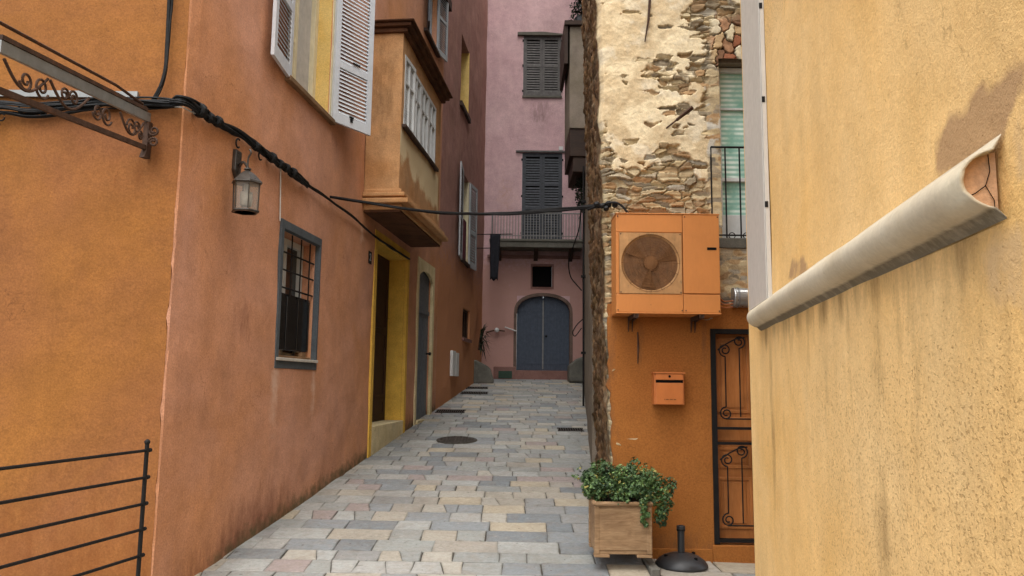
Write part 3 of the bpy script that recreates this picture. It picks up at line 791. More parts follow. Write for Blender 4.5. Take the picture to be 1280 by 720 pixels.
g = MB(); g.box(ML, b0 + .1, b0 + .5, .02, .04, bzz0 - .0, bzz0 + 1.0); g.build('hanging_red_cloth', M['red_cloth'], wn)
shutter(Frame(ML.W(b0 - .02, .03, bzz0 - .05), -L.s + L.n * .1, L.n + L.s * .1), .8, bzz1 - bzz0 + .08, 'shutter', M['shutter_pale'], wn, st=.09, slat=.07)
shutter(ML.sub(b1 + .02, .03, bzz0 - .05, 6), .72, bzz1 - bzz0 + .05, 'shutter', M['shutter_pale'], wn, st=.09, slat=.07)
wn = MB(); frame_band(wn, ML, c0 + .002, c1 - .002, cz0 + .002, cz1 - .002, .05, -.12, -.06); wn = wn.build('grated_window', M['rust'], MH)
g = MB(); g.box(ML, c0 + .04, c1 - .04, -.11, -.1, cz0 + .04, cz1 - .04); g.build('pane', M['black'], wn)
g = MB()
for i in range(4): s = c0 + (c1 - c0) * (i + .5) / 4; g.box(ML, s - .012, s + .012, -.09, -.066, cz0 + .05, cz1 - .05)
g.build('bars', M['rust'], wn)
g = MB(); g.box(ML, c0 - .05, c1 + .05, -.05, .05, cz0 - .08, cz0 - .003); g.build('sill', M['kerb_pink'], wn)
# white meter box
ms0, mz1 = ML.px(562.5, 438); ms1 = ML.px(570.5, 440)[0]; mz0 = ML.px(563, 470)[1]
t = thing('meter_box', ML.W(ms0, 0, mz0), 'small white twin meter box low on the rust coloured alley wall', 'meter box')
g = MB(); g.box(ML, ms0, (ms0 + ms1) / 2 - .02, .003, .07, mz0, mz1); g.box(ML, (ms0 + ms1) / 2 + .02, ms1, .003, .07, mz0, mz1 - .03); g.build('casing', M['white'], t, bevel=.008)
g = MB(); g.box(ML, (ms0 + ms1) / 2 - .019, (ms0 + ms1) / 2 + .019, .003, .04, mz0 + .05, mz1 - .1); g.build('seam', M['black'], t)

# ------------------------------------------------------------------ pink house closing the alley
PH = thing('pink_house', (0.4, 22, G(22)), 'pink rendered house closing the end of the alley with grey shutters', 'house')
def p(u, v): return PF.px(u, v)
ad0, ads = p(646, 405); ad1 = p(712, 405)[0]; adz0 = p(646, 463)[1]; adzc = p(680, 370)[1]
dw0, dwz1 = p(665.5, 332); dw1, dwz0 = p(690, 359)
fd0, fdz1 = p(653, 191); fd1, fdz0 = p(702.5, 301)
tw_0, tz1 = p(654.5, 45); tw_1, tz0 = p(701.5, 120.5)
px0 = p(599, 300)[0] - .6; px1 = p(727, 300)[0] + 2.2
def pink_stain(s, z):
    t = sstep(5.9, 4.6, z)
    d = .55 * max(gauss(s, (tw_0 + tw_1) / 2, .5) * gauss(z, tz0 - .5, .5), .0)
    d = max(d, .5 * gauss(s, fd0 + .5, 1.4) * sstep(fdz0 + .9, fdz0 - .1, z) * (z > fdz0 - .4), .5 * sstep(2.6, 1.7, z))
    pale = .5 * gauss(s, fd0 - .5, .35) * gauss(z, fdz0 + 1.3, .9) + .5 * gauss(s, ad0 - .3, .6) * gauss(z, adzc + .2, .7)
    rim_ = 0
    return (d, pale, t * .95, 0)
wall(PF, px0, px1, .9, 18.5, [(ad0, ad1, adz0, adzc, .2), (dw0, dw1, dwz0, dwz1, .25), (fd0, fd1, fdz0, fdz1, .12), (tw_0, tw_1, tz0, tz1, .1)],
     'front_wall', M['pink'], PH, stain=pink_stain, seed=20, step=.16)  # height above view added to darken the end of the alley
slab('roof', [(px0, 21.9), (px1, 21.9), (px1, 28), (px0, 28)], 18.503, 18.7, M['timber'], PH)
slab('side_wall', [(px0, 22.41), (px0 + .3, 22.41), (px0 + .3, 28), (px0, 28)], .9, 18.5, M['pink'], PH)
slab('side_wall', [(px1 - .3, 22.41), (px1, 22.41), (px1, 28), (px1 - .3, 28)], .9, 18.5, M['pink'], PH)
# arched door: spandrels close the square opening, stone surround, two boarded leaves
n = 16; cxm = (ad0 + ad1) / 2; hw = (ad1 - ad0) / 2; zsp = p(646, 392)[1]; rise = adzc - zsp
def arc_pts(grow, base): return [(cxm - (hw + grow) * math.cos(math.pi * i / n), base + (rise + grow) * math.sin(math.pi * i / n) ** .75) for i in range(n + 1)]
arc = arc_pts(0, zsp); arc2 = arc_pts(.09, zsp)
door = MB(); door.box(PF, ad0 + .003, cxm - .004, -.19, -.13, adz0 + .003, adzc - .003); door.box(PF, cxm + .004, ad1 - .003, -.19, -.13, adz0 + .003, adzc - .003)
for i in range(15):
    s = ad0 + .01 + (ad1 - ad0 - .02) * i / 15; w1 = (ad1 - ad0 - .02) / 15
    door.box(PF, s + .006, s + w1 - .006, -.131, -.118, adz0 + .02, adzc - .05)
door = door.build('arched_door', M['slate_door'], PH, bevel=.003)
g = MB(); g.box(PF, cxm - .018, cxm + .018, -.119, -.1, adz0 + .05, adzc - .12); g.build('cover_strip', M['rail_grey'], door)
g = MB()
for q in (.09, .8): g.box(PF, ad0 + .05, cxm - .05, -.119, -.108, adz0 + (adzc - adz0) * q, adz0 + (adzc - adz0) * q + .06); g.box(PF, cxm + .05, ad1 - .05, -.119, -.108, adz0 + (adzc - adz0) * q, adz0 + (adzc - adz0) * q + .06)
g.build('strap_hinge', M['slate_door'], door)
g = MB(); g.lathe(PF.W(cxm + .09, -.118, adz0 + 1.0), [(.02, 0), (.02, .04), (.035, .05), (.01, .07)], 10, ax=(0, -1, 0)); g.build('knob', M['iron'], door)
g = MB()
for i in range(n): g.prism(PF, [arc[i], arc[i + 1], (arc[i + 1][0], adzc + .001), (arc[i][0], adzc + .001)], -.115, .006)
g.build('arch_spandrel', M['pink'], PH)
g = MB()
for i in range(n): g.prism(PF, [arc[i], arc[i + 1], arc2[i + 1], arc2[i]], -.1, .02)
g.box(PF, ad0 - .09, ad0, -.1, .02, adz0 - .1, zsp); g.box(PF, ad1, ad1 + .09, -.1, .02, adz0 - .1, zsp)
g.build('stone_surround', M['surround'], PH)
g = MB(); g.box(PF, p(618, 460)[0], ad1 + .25, .02, .22, 1.2, adz0 + .0); g.build('doorstep', M['kerb_pink'], PH, bevel=.02)
# small dark window, closed shutters, lintels
g = MB(); frame_band(g, PF, dw0 - .05, dw1 + .05, dwz0 - .05, dwz1 + .05, .05, -.02, .02); sw_ = g.build('dark_window', M['kerb_pink'], PH)
g = MB(); g.box(PF, dw0 + .003, dw1 - .003, -.24, -.2, dwz0 + .003, dwz1 - .003); g.build('pane', M['black'], sw_)
def closed_pair(s0, s1, z0, z1, mat, rails, name):
    g = MB(); frame_band(g, PF, s0 + .002, s1 - .002, z0 + .002, z1 - .002, .035, -.11, .0); r_ = g.build(name, mat, PH)
    mid = (s0 + s1) / 2; w_ = mid - s0 - .04
    for sa in (s0 + .037, mid + .003): shutter(PF.sub(sa, -.03, z0 + .04), w_, z1 - z0 - .08, 'shutter', mat, r_, rails=rails, st=.07, slat=.078, th=.04)
    g = MB(); g.box(PF, s0 + .04, s1 - .04, -.1, -.09, z0 + .04, z1 - .04); g.build('backing', M['black'], r_)
    g = MB()
    for sa in (s0 - .03, s1 - .01):
        for q in (.08, .5, .92): g.box(PF, sa, sa + .04, .002, .03, z0 + (z1 - z0) * q - .03, z0 + (z1 - z0) * q + .03)
    g.build('hinge', M['iron'], r_)
    return r_
r_ = closed_pair(tw_0, tw_1, tz0, tz1, M['shutter_grey'], (0, .5, 1), 'shuttered_window')
g = MB(); q0, q1 = p(647, 45); q2 = p(704, 40); g.prism(PF, [(q0, q1), (q2[0], q1 - .0), (q2[0], q1 + .05), ((q0 + q2[0]) / 2 + .1, q1 + .11), (q0, q1 + .09)], .0, .09); g.build('lintel', M['concrete'], r_, bevel=.006)
g = MB(); g.box(PF, tw_0 - .02, tw_1 + .02, .002, .05, tz0 - .06, tz0 - .0); g.build('sill', M['concrete'], r_)
r_ = closed_pair(fd0, fd1, fdz0, fdz1, M['shutter_dark'], (0, .36, .64, 1), 'shuttered_balcony_door')
g = MB(); g.box(PF, p(645, 190)[0], p(710, 190)[0], .0, .06, fdz1 + .01, fdz1 + .06); g.build('lintel', M['shutter_grey'], r_)
g = MB(); q = p(701, 186); g.box(PF, q[0] - .06, q[0] + .06, .003, .05, q[1] - .06, q[1] + .06); g.build('white_junction_box', M['white'], PH, bevel=.006)
# balcony
by = 21.35; BFr = Frame((0, by, 0), (1, 0, 0)); bl, bzt = BFr.px(613, 299); br_ = BFr.px(728, 300)[0]; bzb = BFr.px(660, 309)[1]
bal = MB(); bal.box(PF, bl, br_, .004, 22 - by, bzb, bzt); bal.box(PF, bl - .03, br_ + .03, .003, 22 - by + .03, bzt - .05, bzt + .02); bal = bal.build('balcony', M['concrete'], PH, bevel=.012)
g = MB(); zr = BFr.px(660, 266)[1]
pts = [PF.W(bl + .04, .0, zr), PF.W(bl + .04, 22 - by - .04, zr), PF.W(br_ - .04, 22 - by - .04, zr), PF.W(br_ - .04, 0, zr)]
g.tube(pts, .018, 6); g.tube([q + Vector((0, 0, -(zr - bzt) + .12)) for q in pts], .012, 6)
nb = 30
for i in range(nb + 1): s = bl + .04 + (br_ - bl - .08) * i / nb; g.tube([PF.W(s, 22 - by - .04, bzt), PF.W(s, 22 - by - .04, zr)], .012 if i % 10 else .018, 5)
for i in range(1, 5): 
    for s in (bl + .04, br_ - .04): g.tube([PF.W(s, (22 - by - .04) * i / 5, bzt), PF.W(s, (22 - by - .04) * i / 5, zr)], .009, 5)
g.build('railing', M['rail_grey'], bal)
g = MB(); zb2 = PF.px(660, 321)[1]
for s in (bl + .25, (bl + br_) / 2, br_ - .3): g.prism(Frame(PF.W(s, 0, 0), (0, -1, 0), (1, 0, 0)), [(.004, bzb - .003), (.5, bzb - .003), (.45, bzb - .08), (.004, bzb - .3)], -.06, .06)
g.build('balcony_bracket', M['timber'], bal)
g = MB(); g.box(PF, bl - .1, br_, .004, .07, zb2 - .05, zb2 + .04); g.build('string_course', M['kerb_pink'], PH)

# utility box in step, guard stones
t0, _ = PF.px(617, 460); s0g, z1g = Frame((0, 21.75, 0), (1, 0, 0)).px(617, 458); s1g, z0g = Frame((0, 21.75, 0), (1, 0, 0)).px(645, 473)
t = thing('utility_cabinet', (s0g, 21.75, G(21.7)), 'low pink masonry box with green metal hatch beside the arched door', 'utility box')
UF = Frame((0, 21.75, 0), (1, 0, 0)); g = MB(); g.box(UF, s0g, s1g, -.24, .0, 1.3, z1g); g.build('masonry_box', M['kerb_pink'], t, bevel=.02)
h0, hz1 = UF.px(623, 463.5); h1, hz0 = UF.px(640, 473); g = MB(); g.box(UF, h0, h1, .002, .02, hz0, hz1); g.build('hatch', M['green_box'], t, bevel=.005)
def guard(name, Y, poly, d, label, grp):
    fr = Frame((0, Y, 0), (1, 0, 0)); pts = [fr.px(u, v) for u, v in poly]
    mb = MB(); mb.prism(fr, pts, -d, 0)
    c = fr.W(sum(q[0] for q in pts) / len(pts), -d / 2, min(q[1] for q in pts))
    o = mb.build(name, M['stone_block'], None, bevel=.06)
    for v in o.data.vertices: v.co -= c
    o.location = c
    b = o.modifiers['bevel']; b.segments = 3
    return tag(o, label, 'guard stone', grp)
guard('guard_stone', 20.6, [(589, 480), (589, 452), (594, 449), (612, 459), (617, 476), (617, 480)], .7, 'worn grey stone wedge against the left alley wall near the arched door', 'guard stones at the alley end')
guard('guard_stone', 20.9, [(711, 478), (711, 457), (722, 448), (733, 444), (733, 478)], .6, 'worn grey stone wedge right of the arched door', 'guard stones at the alley end')

# ------------------------------------------------------------------ numpy noise for rubble masonry
rs = np.random.RandomState(5)
PERM = rs.rand(512, 512)
def vn(x, y, seed=0):
    x = x + seed * 17.3; y = y + seed * 31.7
    xi = np.floor(x).astype(int); yi = np.floor(y).astype(int); fx = x - xi; fy = y - yi
    fx = fx * fx * (3 - 2 * fx); fy = fy * fy * (3 - 2 * fy)
    g_ = lambda i, j: PERM[i % 512, j % 512]
    return (g_(xi, yi) * (1 - fx) + g_(xi + 1, yi) * fx) * (1 - fy) + (g_(xi, yi + 1) * (1 - fx) + g_(xi + 1, yi + 1) * fx) * fy
def fbm(x, y, o=4, seed=0):
    t = 0; a = .5; tot = 0
    for i in range(o):
        t = t + a * vn(x * 2 ** i, y * 2 ** i, seed + i); tot += a; a *= .55
    return t / tot
def voro(x, y, seed=0, jit=.85):
    """F1, F2 and the id of the nearest stone"""
    xi = np.floor(x).astype(int); yi = np.floor(y).astype(int)
    f1 = np.full(x.shape, 9.); f2 = np.full(x.shape, 9.); cid = np.zeros(x.shape, int); dx = np.zeros(x.shape); dy = np.zeros(x.shape)
    for a in (-1, 0, 1):
        for b in (-1, 0, 1):
            cx = xi + a; cy = yi + b
            qx = cx + .5 + (PERM[(cx + seed * 7) % 512, (cy + 91) % 512] - .5) * jit
            qy = cy + .5 + (PERM[(cx + 203) % 512, (cy + seed * 13) % 512] - .5) * jit
            d = np.maximum(np.abs(x - qx), np.abs(y - qy)) * .6 + .4 * np.hypot(x - qx, y - qy)
            n1 = d < f1
            f2 = np.where(n1, f1, np.minimum(f2, d)); cid = np.where(n1, (cx * 131 + cy * 977) % 100003, cid)
            dx = np.where(n1, x - qx, dx); dy = np.where(n1, y - qy, dy); f1 = np.where(n1, d, f1)
    return f1, f2, cid, dx, dy
def rnd_id(cid, k): return PERM[(cid * (k * 2 + 3)) % 512, (cid // 7 + k * 57) % 512]
def npss(a, b, x):
    t = np.clip((x - a) / (b - a), 0, 1); return t * t * (3 - 2 * t)
def grid_mesh(name, P, colr, mat, parent, keep=None):
    nz, ns = P.shape[:2]; off = np.array(parent_loc(parent))
    V = (P.reshape(-1, 3) - off)
    idx = np.arange(nz * ns).reshape(nz, ns)
    q = np.stack([idx[:-1, :-1], idx[:-1, 1:], idx[1:, 1:], idx[1:, :-1]], -1)
    q = q[keep[:-1, :-1]] if keep is not None else q.reshape(-1, 4)
    me = bpy.data.meshes.new(name); me.from_pydata(V.tolist(), [], q.tolist())
    ca = me.color_attributes.new('stain', 'FLOAT_COLOR', 'POINT')
    cc = np.concatenate([colr, np.ones(colr.shape[:2] + (1,))], -1).astype(np.float32)
    ca.data.foreach_set('color', cc.ravel())
    me.polygons.foreach_set('use_smooth', [True] * len(me.polygons)); me.materials.append(mat)
    o = bpy.data.objects.new(name, me); COL.objects.link(o); o.parent = parent; return o
def palette(t, cols):
    cols = np.array(cols); i = np.clip((t * len(cols)).astype(int), 0, len(cols) - 1); return cols[i]

# ------------------------------------------------------------------ stone house on the right
SH = thing('stone_house', (1.0, FY, 0), 'rubble stone house with orange painted ground floor and balcony window', 'house')
def xe(z): return .975 - .031 * z                                   # the left corner leans and wanders
wx0, wz_0 = RF.px(901, 300); wz_1 = RF.px(905, 76)[1]; wx1 = wx0 + .95
OZ = 2.36
def stone_front():
    st_ = .007; z = np.arange(-.3, 6.4, st_); x = np.arange(0, 2.15, st_)
    Xo, Z = np.meshgrid(x, z)
    edge = xe(Z) + .035 * (fbm(Z * 5, Z * 0 + 2, 4, 3) - .5) * 2
    X = edge + Xo
    # pixel-like wall coordinates of the photograph, only to place where the render has fallen off
    wx = fbm(X * 2.2, Z * 2.2, 3, 9); wz = fbm(X * 2.2, Z * 2.2, 3, 14)
    Xw = X + (wx - .5) * .25 + (fbm(X * 11, Z * 11, 3, 70) - .5) * .07; Zw = Z + (wz - .5) * .14 + (fbm(X * 9, Z * 16, 3, 71) - .5) * .045
    rowh = .050; 
    f1, f2, cid, dx, dy = voro(Xw / .16, Zw / rowh, 2)
    gap = npss(.03, .11, f2 - f1)
    hs_ = (rnd_id(cid, 1) * .042 + .008) * gap + dx * (rnd_id(cid, 2) - .5) * .03 + dy * (rnd_id(cid, 4) - .4) * .05
    lay = fbm(X * 3, Z * 38, 3, 21); hs_ = hs_ + (lay - .5) * .026 * gap
    pal = [C('#a89d88', .8), C('#bca985', .82), C('#857f72', .75), C('#c9b48a', .85), C('#968c78', .75), C('#b08f66', .78), C('#d6c6a0', .86), C('#9a7a58', .75), C('#a5a297', .78), C('#b98f62', .78), C('#cbb994', .84)]
    cs = palette(rnd_id(cid, 3), pal) * .7 + .3 * np.array(C('#bfa883', .8)); cs = cs * (.72 + .5 * lay[..., None])
    mort = np.array(C('#c7b18b', .75)) * (.7 + .6 * fbm(X * 20, Z * 20, 3, 8)[..., None])
    cs = cs * gap[..., None] + mort * (1 - gap[..., None])
    # render coat
    n1 = fbm(X * 2.6, Z * 2.6, 5, 30); n2 = fbm(X * 9, Z * 9, 4, 33)
    mask = n1 * .75 + n2 * .25
    lo = RF.px(800, 190)[1]
    bias = npss(lo - .28, lo + .15, Z + (n1 - .5) * .5) * .27
    bias = bias * (1 - .55 * npss(1.75, 1.98, X + (n2 - .5) * .3)) + .02
    bias = bias + .10 * npss(.85, 1.0, X) * npss(1.38, 1.2, X) * npss(lo + .1, lo + .4, Z)
    bias = bias - .13 * npss(RF.px(800, 50)[1] - .1, RF.px(800, 50)[1] + .25, Z) * npss(1.15, 1.35, X)
    mask = mask - .30 * (rnd_id(cid, 6) > .82) * gap * npss(1.0, 1.12, X) + .10 * (rnd_id(cid, 7) - .5)
    mm = npss(.50, .545, mask + bias - .16)
    mm2 = npss(.50, .53, mask + bias - .16)
    pc1 = np.array(C('#e5d3ae', .92)); pc2 = np.array(C('#d2bb94', .88)); pc3 = np.array(C('#dfd5bd', .92))
    pt = fbm(X * 3.1, Z * 3.1, 4, 40)[..., None]; pt2 = fbm(X * 6, Z * 6, 4, 44)[..., None]
    cp = pc1 * (1 - npss(.4, .65, pt)) + pc2 * npss(.4, .65, pt); cp = cp * (1 - .5 * npss(.5, .7, pt2)) + pc3 * .5 * npss(.5, .7, pt2)
    # grey jamb by the window
    jm = npss(wx0 - .13, wx0 - .10, X + (n2 - .5) * .08) * npss(4.9, 4.7, Z)
    jt = npss(3.95, 3.7, Z + (n2 - .5) * .6)[..., None]
    jc = np.array(C('#c9c2b2', .8)) * (1 - jt) + np.array(C('#8a8171', .62)) * jt
    mm = np.maximum(mm, jm); cp = cp * (1 - jm[..., None]) + jc * jm[..., None]
    hp = .046 + .02 * (n1 - .5) + .016 * (fbm(X * 9, Z * 9, 5, 50) - .5) + .014 * (fbm(X * 34, Z * 34, 3, 52) - .5) * .4
    h = hs_ * (1 - mm) + np.maximum(hs_ * .3 + .03, hp) * mm
    cc = cs * (1 - mm2[..., None]) + cp * mm2[..., None]
    # broken brick lintel above the window
    bl_ = npss(wx0 - .12, wx0 - .03, X + (n2 - .5) * .1) * npss(4.72, 4.76, Z) * npss(5.35, 5.2, Z + (n2 - .5) * .2)
    bf1, bf2, bid, _, _ = voro((X + (n2 - .5) * .12) / .085 + .3, (Z + (n1 - .5) * .3) / .17, 6, .8); bg = npss(.02, .12, bf2 - bf1)
    bg = bg * (.7 + .5 * fbm(X * 12, Z * 12, 3, 77))
    bc = palette(rnd_id(bid, 3), [C('#b58a68', .8), C('#d8c8a4', .85), C('#c8aa80', .85), C('#a3694c', .7), C('#d2b488', .85), C('#e0d2b2', .85), C('#dccdaa', .85), C('#8f6a50', .7)]) * (bg[..., None] * .8 + .2)
    cc = cc * (1 - bl_[..., None]) + bc * bl_[..., None]; h = h * (1 - bl_) + (bg * .03 + rnd_id(bid, 1) * .025) * bl_
    h = h * npss(-.005, .05, Xo) - .02 * (1 - npss(-.005, .05, Xo))
    P = np.stack([X, FY - h, Z], -1)
    keep = ~((X > wx0) & (Z > wz_0 - .0) & (Z < wz_1)) & ~((X > xe(Z) + .30) & (Z < OZ - .16))
    return grid_mesh('stone_wall', P, cc, M['stonev'], SH, keep)
stone_front()
def stone_side():
    st_ = .022; y = np.arange(FY - .005, 10.25, st_); z = np.arange(-.2, 8.6, st_)
    Y, Z = np.meshgrid(y, z)
    t = Y - FY
    base = xe(Z) + .035 * (fbm(Z * 5, Z * 0 + 2, 4, 3) - .5) * 2 * npss(.6, .0, t) + .058 * t + .03 * npss(0, .5, t)
    f1, f2, cid, dx, dy = voro((Y + (fbm(Y * 2, Z * 2, 3, 5) - .5) * .4) / .22, (Z + (fbm(Y * 2, Z * 2, 3, 6) - .5) * .2) / .09, 4)
    gap = npss(.02, .2, f2 - f1)
    h = (rnd_id(cid, 1) * .035 + .005) * gap * .6 + (fbm(Y * 9, Z * 9, 5, 12) - .5) * .09 + (fbm(Y * 2, Z * 1.2, 3, 13) - .5) * .05
    h = h * npss(.0, .15, t)
    cs = palette(rnd_id(cid, 3), [C('#7d6146', .62), C('#87694a', .62), C('#6d5639', .6), C('#857158', .62), C('#6f5741', .6)])
    gm = .62 + .38 * gap[..., None]; cs = cs * gm + np.array(C('#85694a', .7)) * (1 - gm); cs = cs * (.62 + .76 * npss(.3, .7, fbm(Y * 10, Z * 3.5, 4, 88))[..., None]); cs = cs * (.75 + .5 * fbm(Y * 4, Z * 4, 4, 18)[..., None])
    P = np.stack([base - h, Y, Z], -1)
    return grid_mesh('stone_side_wall', P, cs, M['stonedark'], SH)
stone_side()
slab('core', [(1.12, FY + .06), (4.6, FY + .06), (4.6, 11.55), (1.35, 11.55)], -.3, 8.5, M['grey_render'], SH) if False else None
g = MB()
zt_ = 6.39
g.add([RF.W(xe(zt_) + .01, 0, zt_), RF.W(4.6, 0, zt_), RF.W(4.6, 0, 8.6), RF.W(xe(8.6), 0, 8.6)], [(0, 1, 2, 3)])
g.add([RF.W(xe(zt_) + 2.1, -.002, wz_1), RF.W(4.6, -.002, wz_1), RF.W(4.6, -.002, zt_), RF.W(xe(zt_) + 2.1, -.002, zt_)], [(0, 1, 2, 3)])
g.add([RF.W(wx1, -.002, OZ - .1), RF.W(4.6, -.002, OZ - .1), RF.W(4.6, -.002, wz_1), RF.W(wx1, -.002, wz_1)], [(0, 1, 2, 3)])
g.box(RF, wx1 - .01, wx1 + .1, -.3, -.003, wz_0, wz_1)
g.box(RF, wx0 - .1, wx1, -.3, -.02, wz_1 - .02, wz_1 + .1)
g.build('upper_wall', M['grey_render'], SH)
slab('roof', [(.65, FY - .1), (4.7, FY - .1), (4.7, 10.2), (.8, 10.2)], 8.6, 8.8, M['timber'], SH)
slab('rear_wall', [(4.5, FY + .05), (4.6, FY + .05), (4.6, 10.0), (4.5, 10.0)], -.3, 8.6, M['grey_render'], SH)
slab('end_wall', [(1.2, 10.03), (4.6, 10.03), (4.6, 10.15), (1.2, 10.15)], -.3, 8.6, M['grey_render'], SH)
# orange ground floor
OF = Frame((0, FY - .055, 0), (1, 0, 0))
ox0 = xe(1.2) + .012
dx0, dz1 = OF.px(888, 411); dz0 = OF.px(893, 681)[1]; dx1 = dx0 + .86
def orange_edge(z): return .025 * noise.noise(Vector((z * 3.3, 1.7, 0))) + .04 * noise.noise(Vector((z * 11, 5, 0))) - .03 * (z - 1.2)
def orange_stain(s, z):
    c_, _ = OF.px(798, 435); pat = .9 * sstep(OZ - .0, OZ - .02, z) * 0
    pale = .5 * sstep(.16, .05, z) + .8 * gauss(s, c_, .012) * gauss(z, OF.px(798, 435)[1], .14) * 0
    third = 0
    drip = .5 * max(gauss(s, OF.px(800, 450)[0], .05), gauss(s, OF.px(880, 450)[0], .06)) * sstep(.9, 2.2, z)
    return (max(.5 * sstep(.55, .0, z), drip, .45 * gauss(s, ox0, .1)), pale, third, 0)
wall(OF, ox0, 4.6, -.3, OZ, [(dx0, dx1, dz0, dz1, .2)], 'ground_floor_wall', M['orange'], SH, stain=orange_stain, edge=orange_edge, step=.07, wob=.008, thick=.05, seed=31)
g = MB(); g.box(OF, ox0 + .05, dx0 - .02, .002, .014, -.3, .10); g.box(OF, dx0 - .02, 4.6, -.2, .02, -.3, dz0 - .002)
g.build('plinth', M['orange'], SH, bevel=.008)
c_ = OF.px(797, 415); g = MB(); g.tube([OF.W(c_[0], .006, c_[1]), OF.W(c_[0] + .004, .006, c_[1] - .14), OF.W(c_[0] - .002, .006, c_[1] - .3)], [.006, .009, .004], 5); g.build('wire_stub', M['rust'], SH)
# door with iron grille
g = MB(); g.box(OF, dx0 + .003, dx1 - .003, -.19, -.14, dz0 + .002, dz1 - .003)
H = dz1 - dz0; Wd = dx1 - dx0
for zz0, zz1 in ((.06, .30), (.34, .44), (.50, .56), (.60, .96)):
    for ss0, ss1 in ((.08, .47), (.53, .92)):
        if zz0 == .50: continue
        frame_band(g, OF, dx0 + Wd * ss0, dx0 + Wd * ss1, dz0 + H * zz0, dz0 + H * zz1, .03, -.141, -.125)
        g.box(OF, dx0 + Wd * ss0 + .06, dx0 + Wd * ss1 - .06, -.141, -.13, dz0 + H * zz0 + .05, dz0 + H * zz1 - .05)
g.box(OF, dx0 + .02, dx1 - .02, -.141, -.115, dz0 + H * .47, dz0 + H * .58)
sdoor = g.build('panel_door', M['orange_door'], SH, bevel=.006)
g = MB(); fw = .045
g.box(OF, dx0 - .004, dx0 + fw, -.08, .012, dz0 + .01, dz1); g.box(OF, dx1 - fw, dx1 + .004, -.08, .012, dz0 + .01, dz1)
g.box(OF, dx0 + fw, dx1 - fw, -.08, .011, dz1 - .045, dz1); g.box(OF, dx0 + fw, dx1 - fw, -.06, .0, dz0 + .02, dz0 + .05)
for q in (.455, .525): g.box(OF, dx0 + fw, dx1 - fw, -.03, -.005, dz0 + H * q, dz0 + H * q + .025)
gr = g.build('iron_grille', M['iron'], SH)
g = MB(); dd = -.02; r_ = .007
for m_ in (0, 1):
    cxs = dx0 + fw + .04 if not m_ else dx1 - fw - .04; sg = 1 if not m_ else -1
    mid = (dx0 + dx1) / 2
    for zb, zt2 in ((.06, .455), (.55, .97)):
        za, zc = dz0 + H * zb, dz0 + H * zt2
        x1_ = cxs + sg * .055; x2_ = cxs + sg * .19
        g.tube([OF.W(x1_, dd, za + .16), OF.W(x1_, dd, zc - .20)], r_, 6); g.tube([OF.W(x2_, dd, za + .07), OF.W(x2_, dd, zc - .12)], r_, 6)
        for (sx_, zc_, a0_, dirn) in ((x1_ , za + .10, 90, 1), (x1_, zc - .14, -90, -1), (x2_, zc - .06, -90, 1)):
            g.spiral(OF, sx_ + sg * .0, zc_, dd, .062, .016, a0_, dirn * sg * 1.6, r_)
        # S sweep joining the scroll to the frame
        pts = [OF.W(x1_ - sg * .07 + sg * .26 * t, dd, zc - .14 + .12 * math.sin(t * math.pi / 2) + .0) for t in [i / 10 for i in range(11)]]
        g.tube(pts, r_, 6)
        g.tube([OF.W(cxs + sg * .05, dd, za + .05), OF.W(mid, dd, za + .05)], r_, 6)
g.build('scrollwork', M['iron'], gr)
# window, balcony slab and railing
g = MB(); frame_band(g, RF, wx0 + .012, wx1 - .012, wz_0 + .02, wz_1 - .02, .05, -.2, -.12)
zmid = RF.px(910, 265)[1]; g.box(RF, wx0 + .062, wx1 - .062, -.19, -.13, zmid - .25, zmid)
g.box(RF, (wx0 + wx1) / 2 - .03, (wx0 + wx1) / 2 + .03, -.198, -.125, wz_0 + .07, wz_1 - .07)
z3 = RF.px(910, 220)[1]; g.box(RF, wx0 + .062, wx1 - .062, -.19, -.13, z3 - .02, z3 + .02); z4 = RF.px(910, 130)[1]; g.box(RF, wx0 + .062, wx1 - .062, -.19, -.135, z4 - .012, z4 + .012)
wn = g.build('balcony_window', M['white'], SH, bevel=.004)
g = MB(); g.box(RF, wx0 + .05, wx1 - .05, -.185, -.165, wz_0 + .05, wz_1 - .05); g.build('pane', M['blind'], wn)
g = MB(); g.box(RF, wx0 - .0, wx1, -.205, -.1, wz_1 - .02, wz_1 - .0); g.box(RF, wx0 - .02, wx0 + .011, -.3, -.01, wz_0, wz_1); g.build('reveal_lining', M['cream'], wn)
g = MB(); g.box(RF, wx0 - .11, wx1 + .1, -.2, .06, wz_0 - .09, wz_0 + .012); bal = g.build('balcony_slab', M['concrete'], SH, bevel=.008)
g = MB(); rz = RF.px(888, 184, .04)[1]; rs0 = RF.px(889.5, 250, .04)[0]
g.tube([RF.W(rs0, -.03, rz), RF.W(rs0, .045, rz), RF.W(wx1 + .08, .045, rz)], .011, 6)
g.tube([RF.W(rs0, .045, wz_0 + .04), RF.W(wx1 + .08, .045, wz_0 + .04)], .009, 6)
nb_ = 6
for i in range(nb_ + 1):
    s = rs0 + .14 * i; g.tube([RF.W(s, .045, wz_0 - .0), RF.W(s, .045, rz)], .009, 6)
    if i: g.spiral(RF, s - .0 + .05, wz_0 + .035, .045, .03, .03, 0, 1, .005)
g.build('railing', M['iron'], bal)
g = MB(); g.box(RF, xe(2.6) + .9, 4.6, -.02, .012, OZ - .05, wz_0 - .092); g.build('spandrel_panel', M['grey_render'], SH)

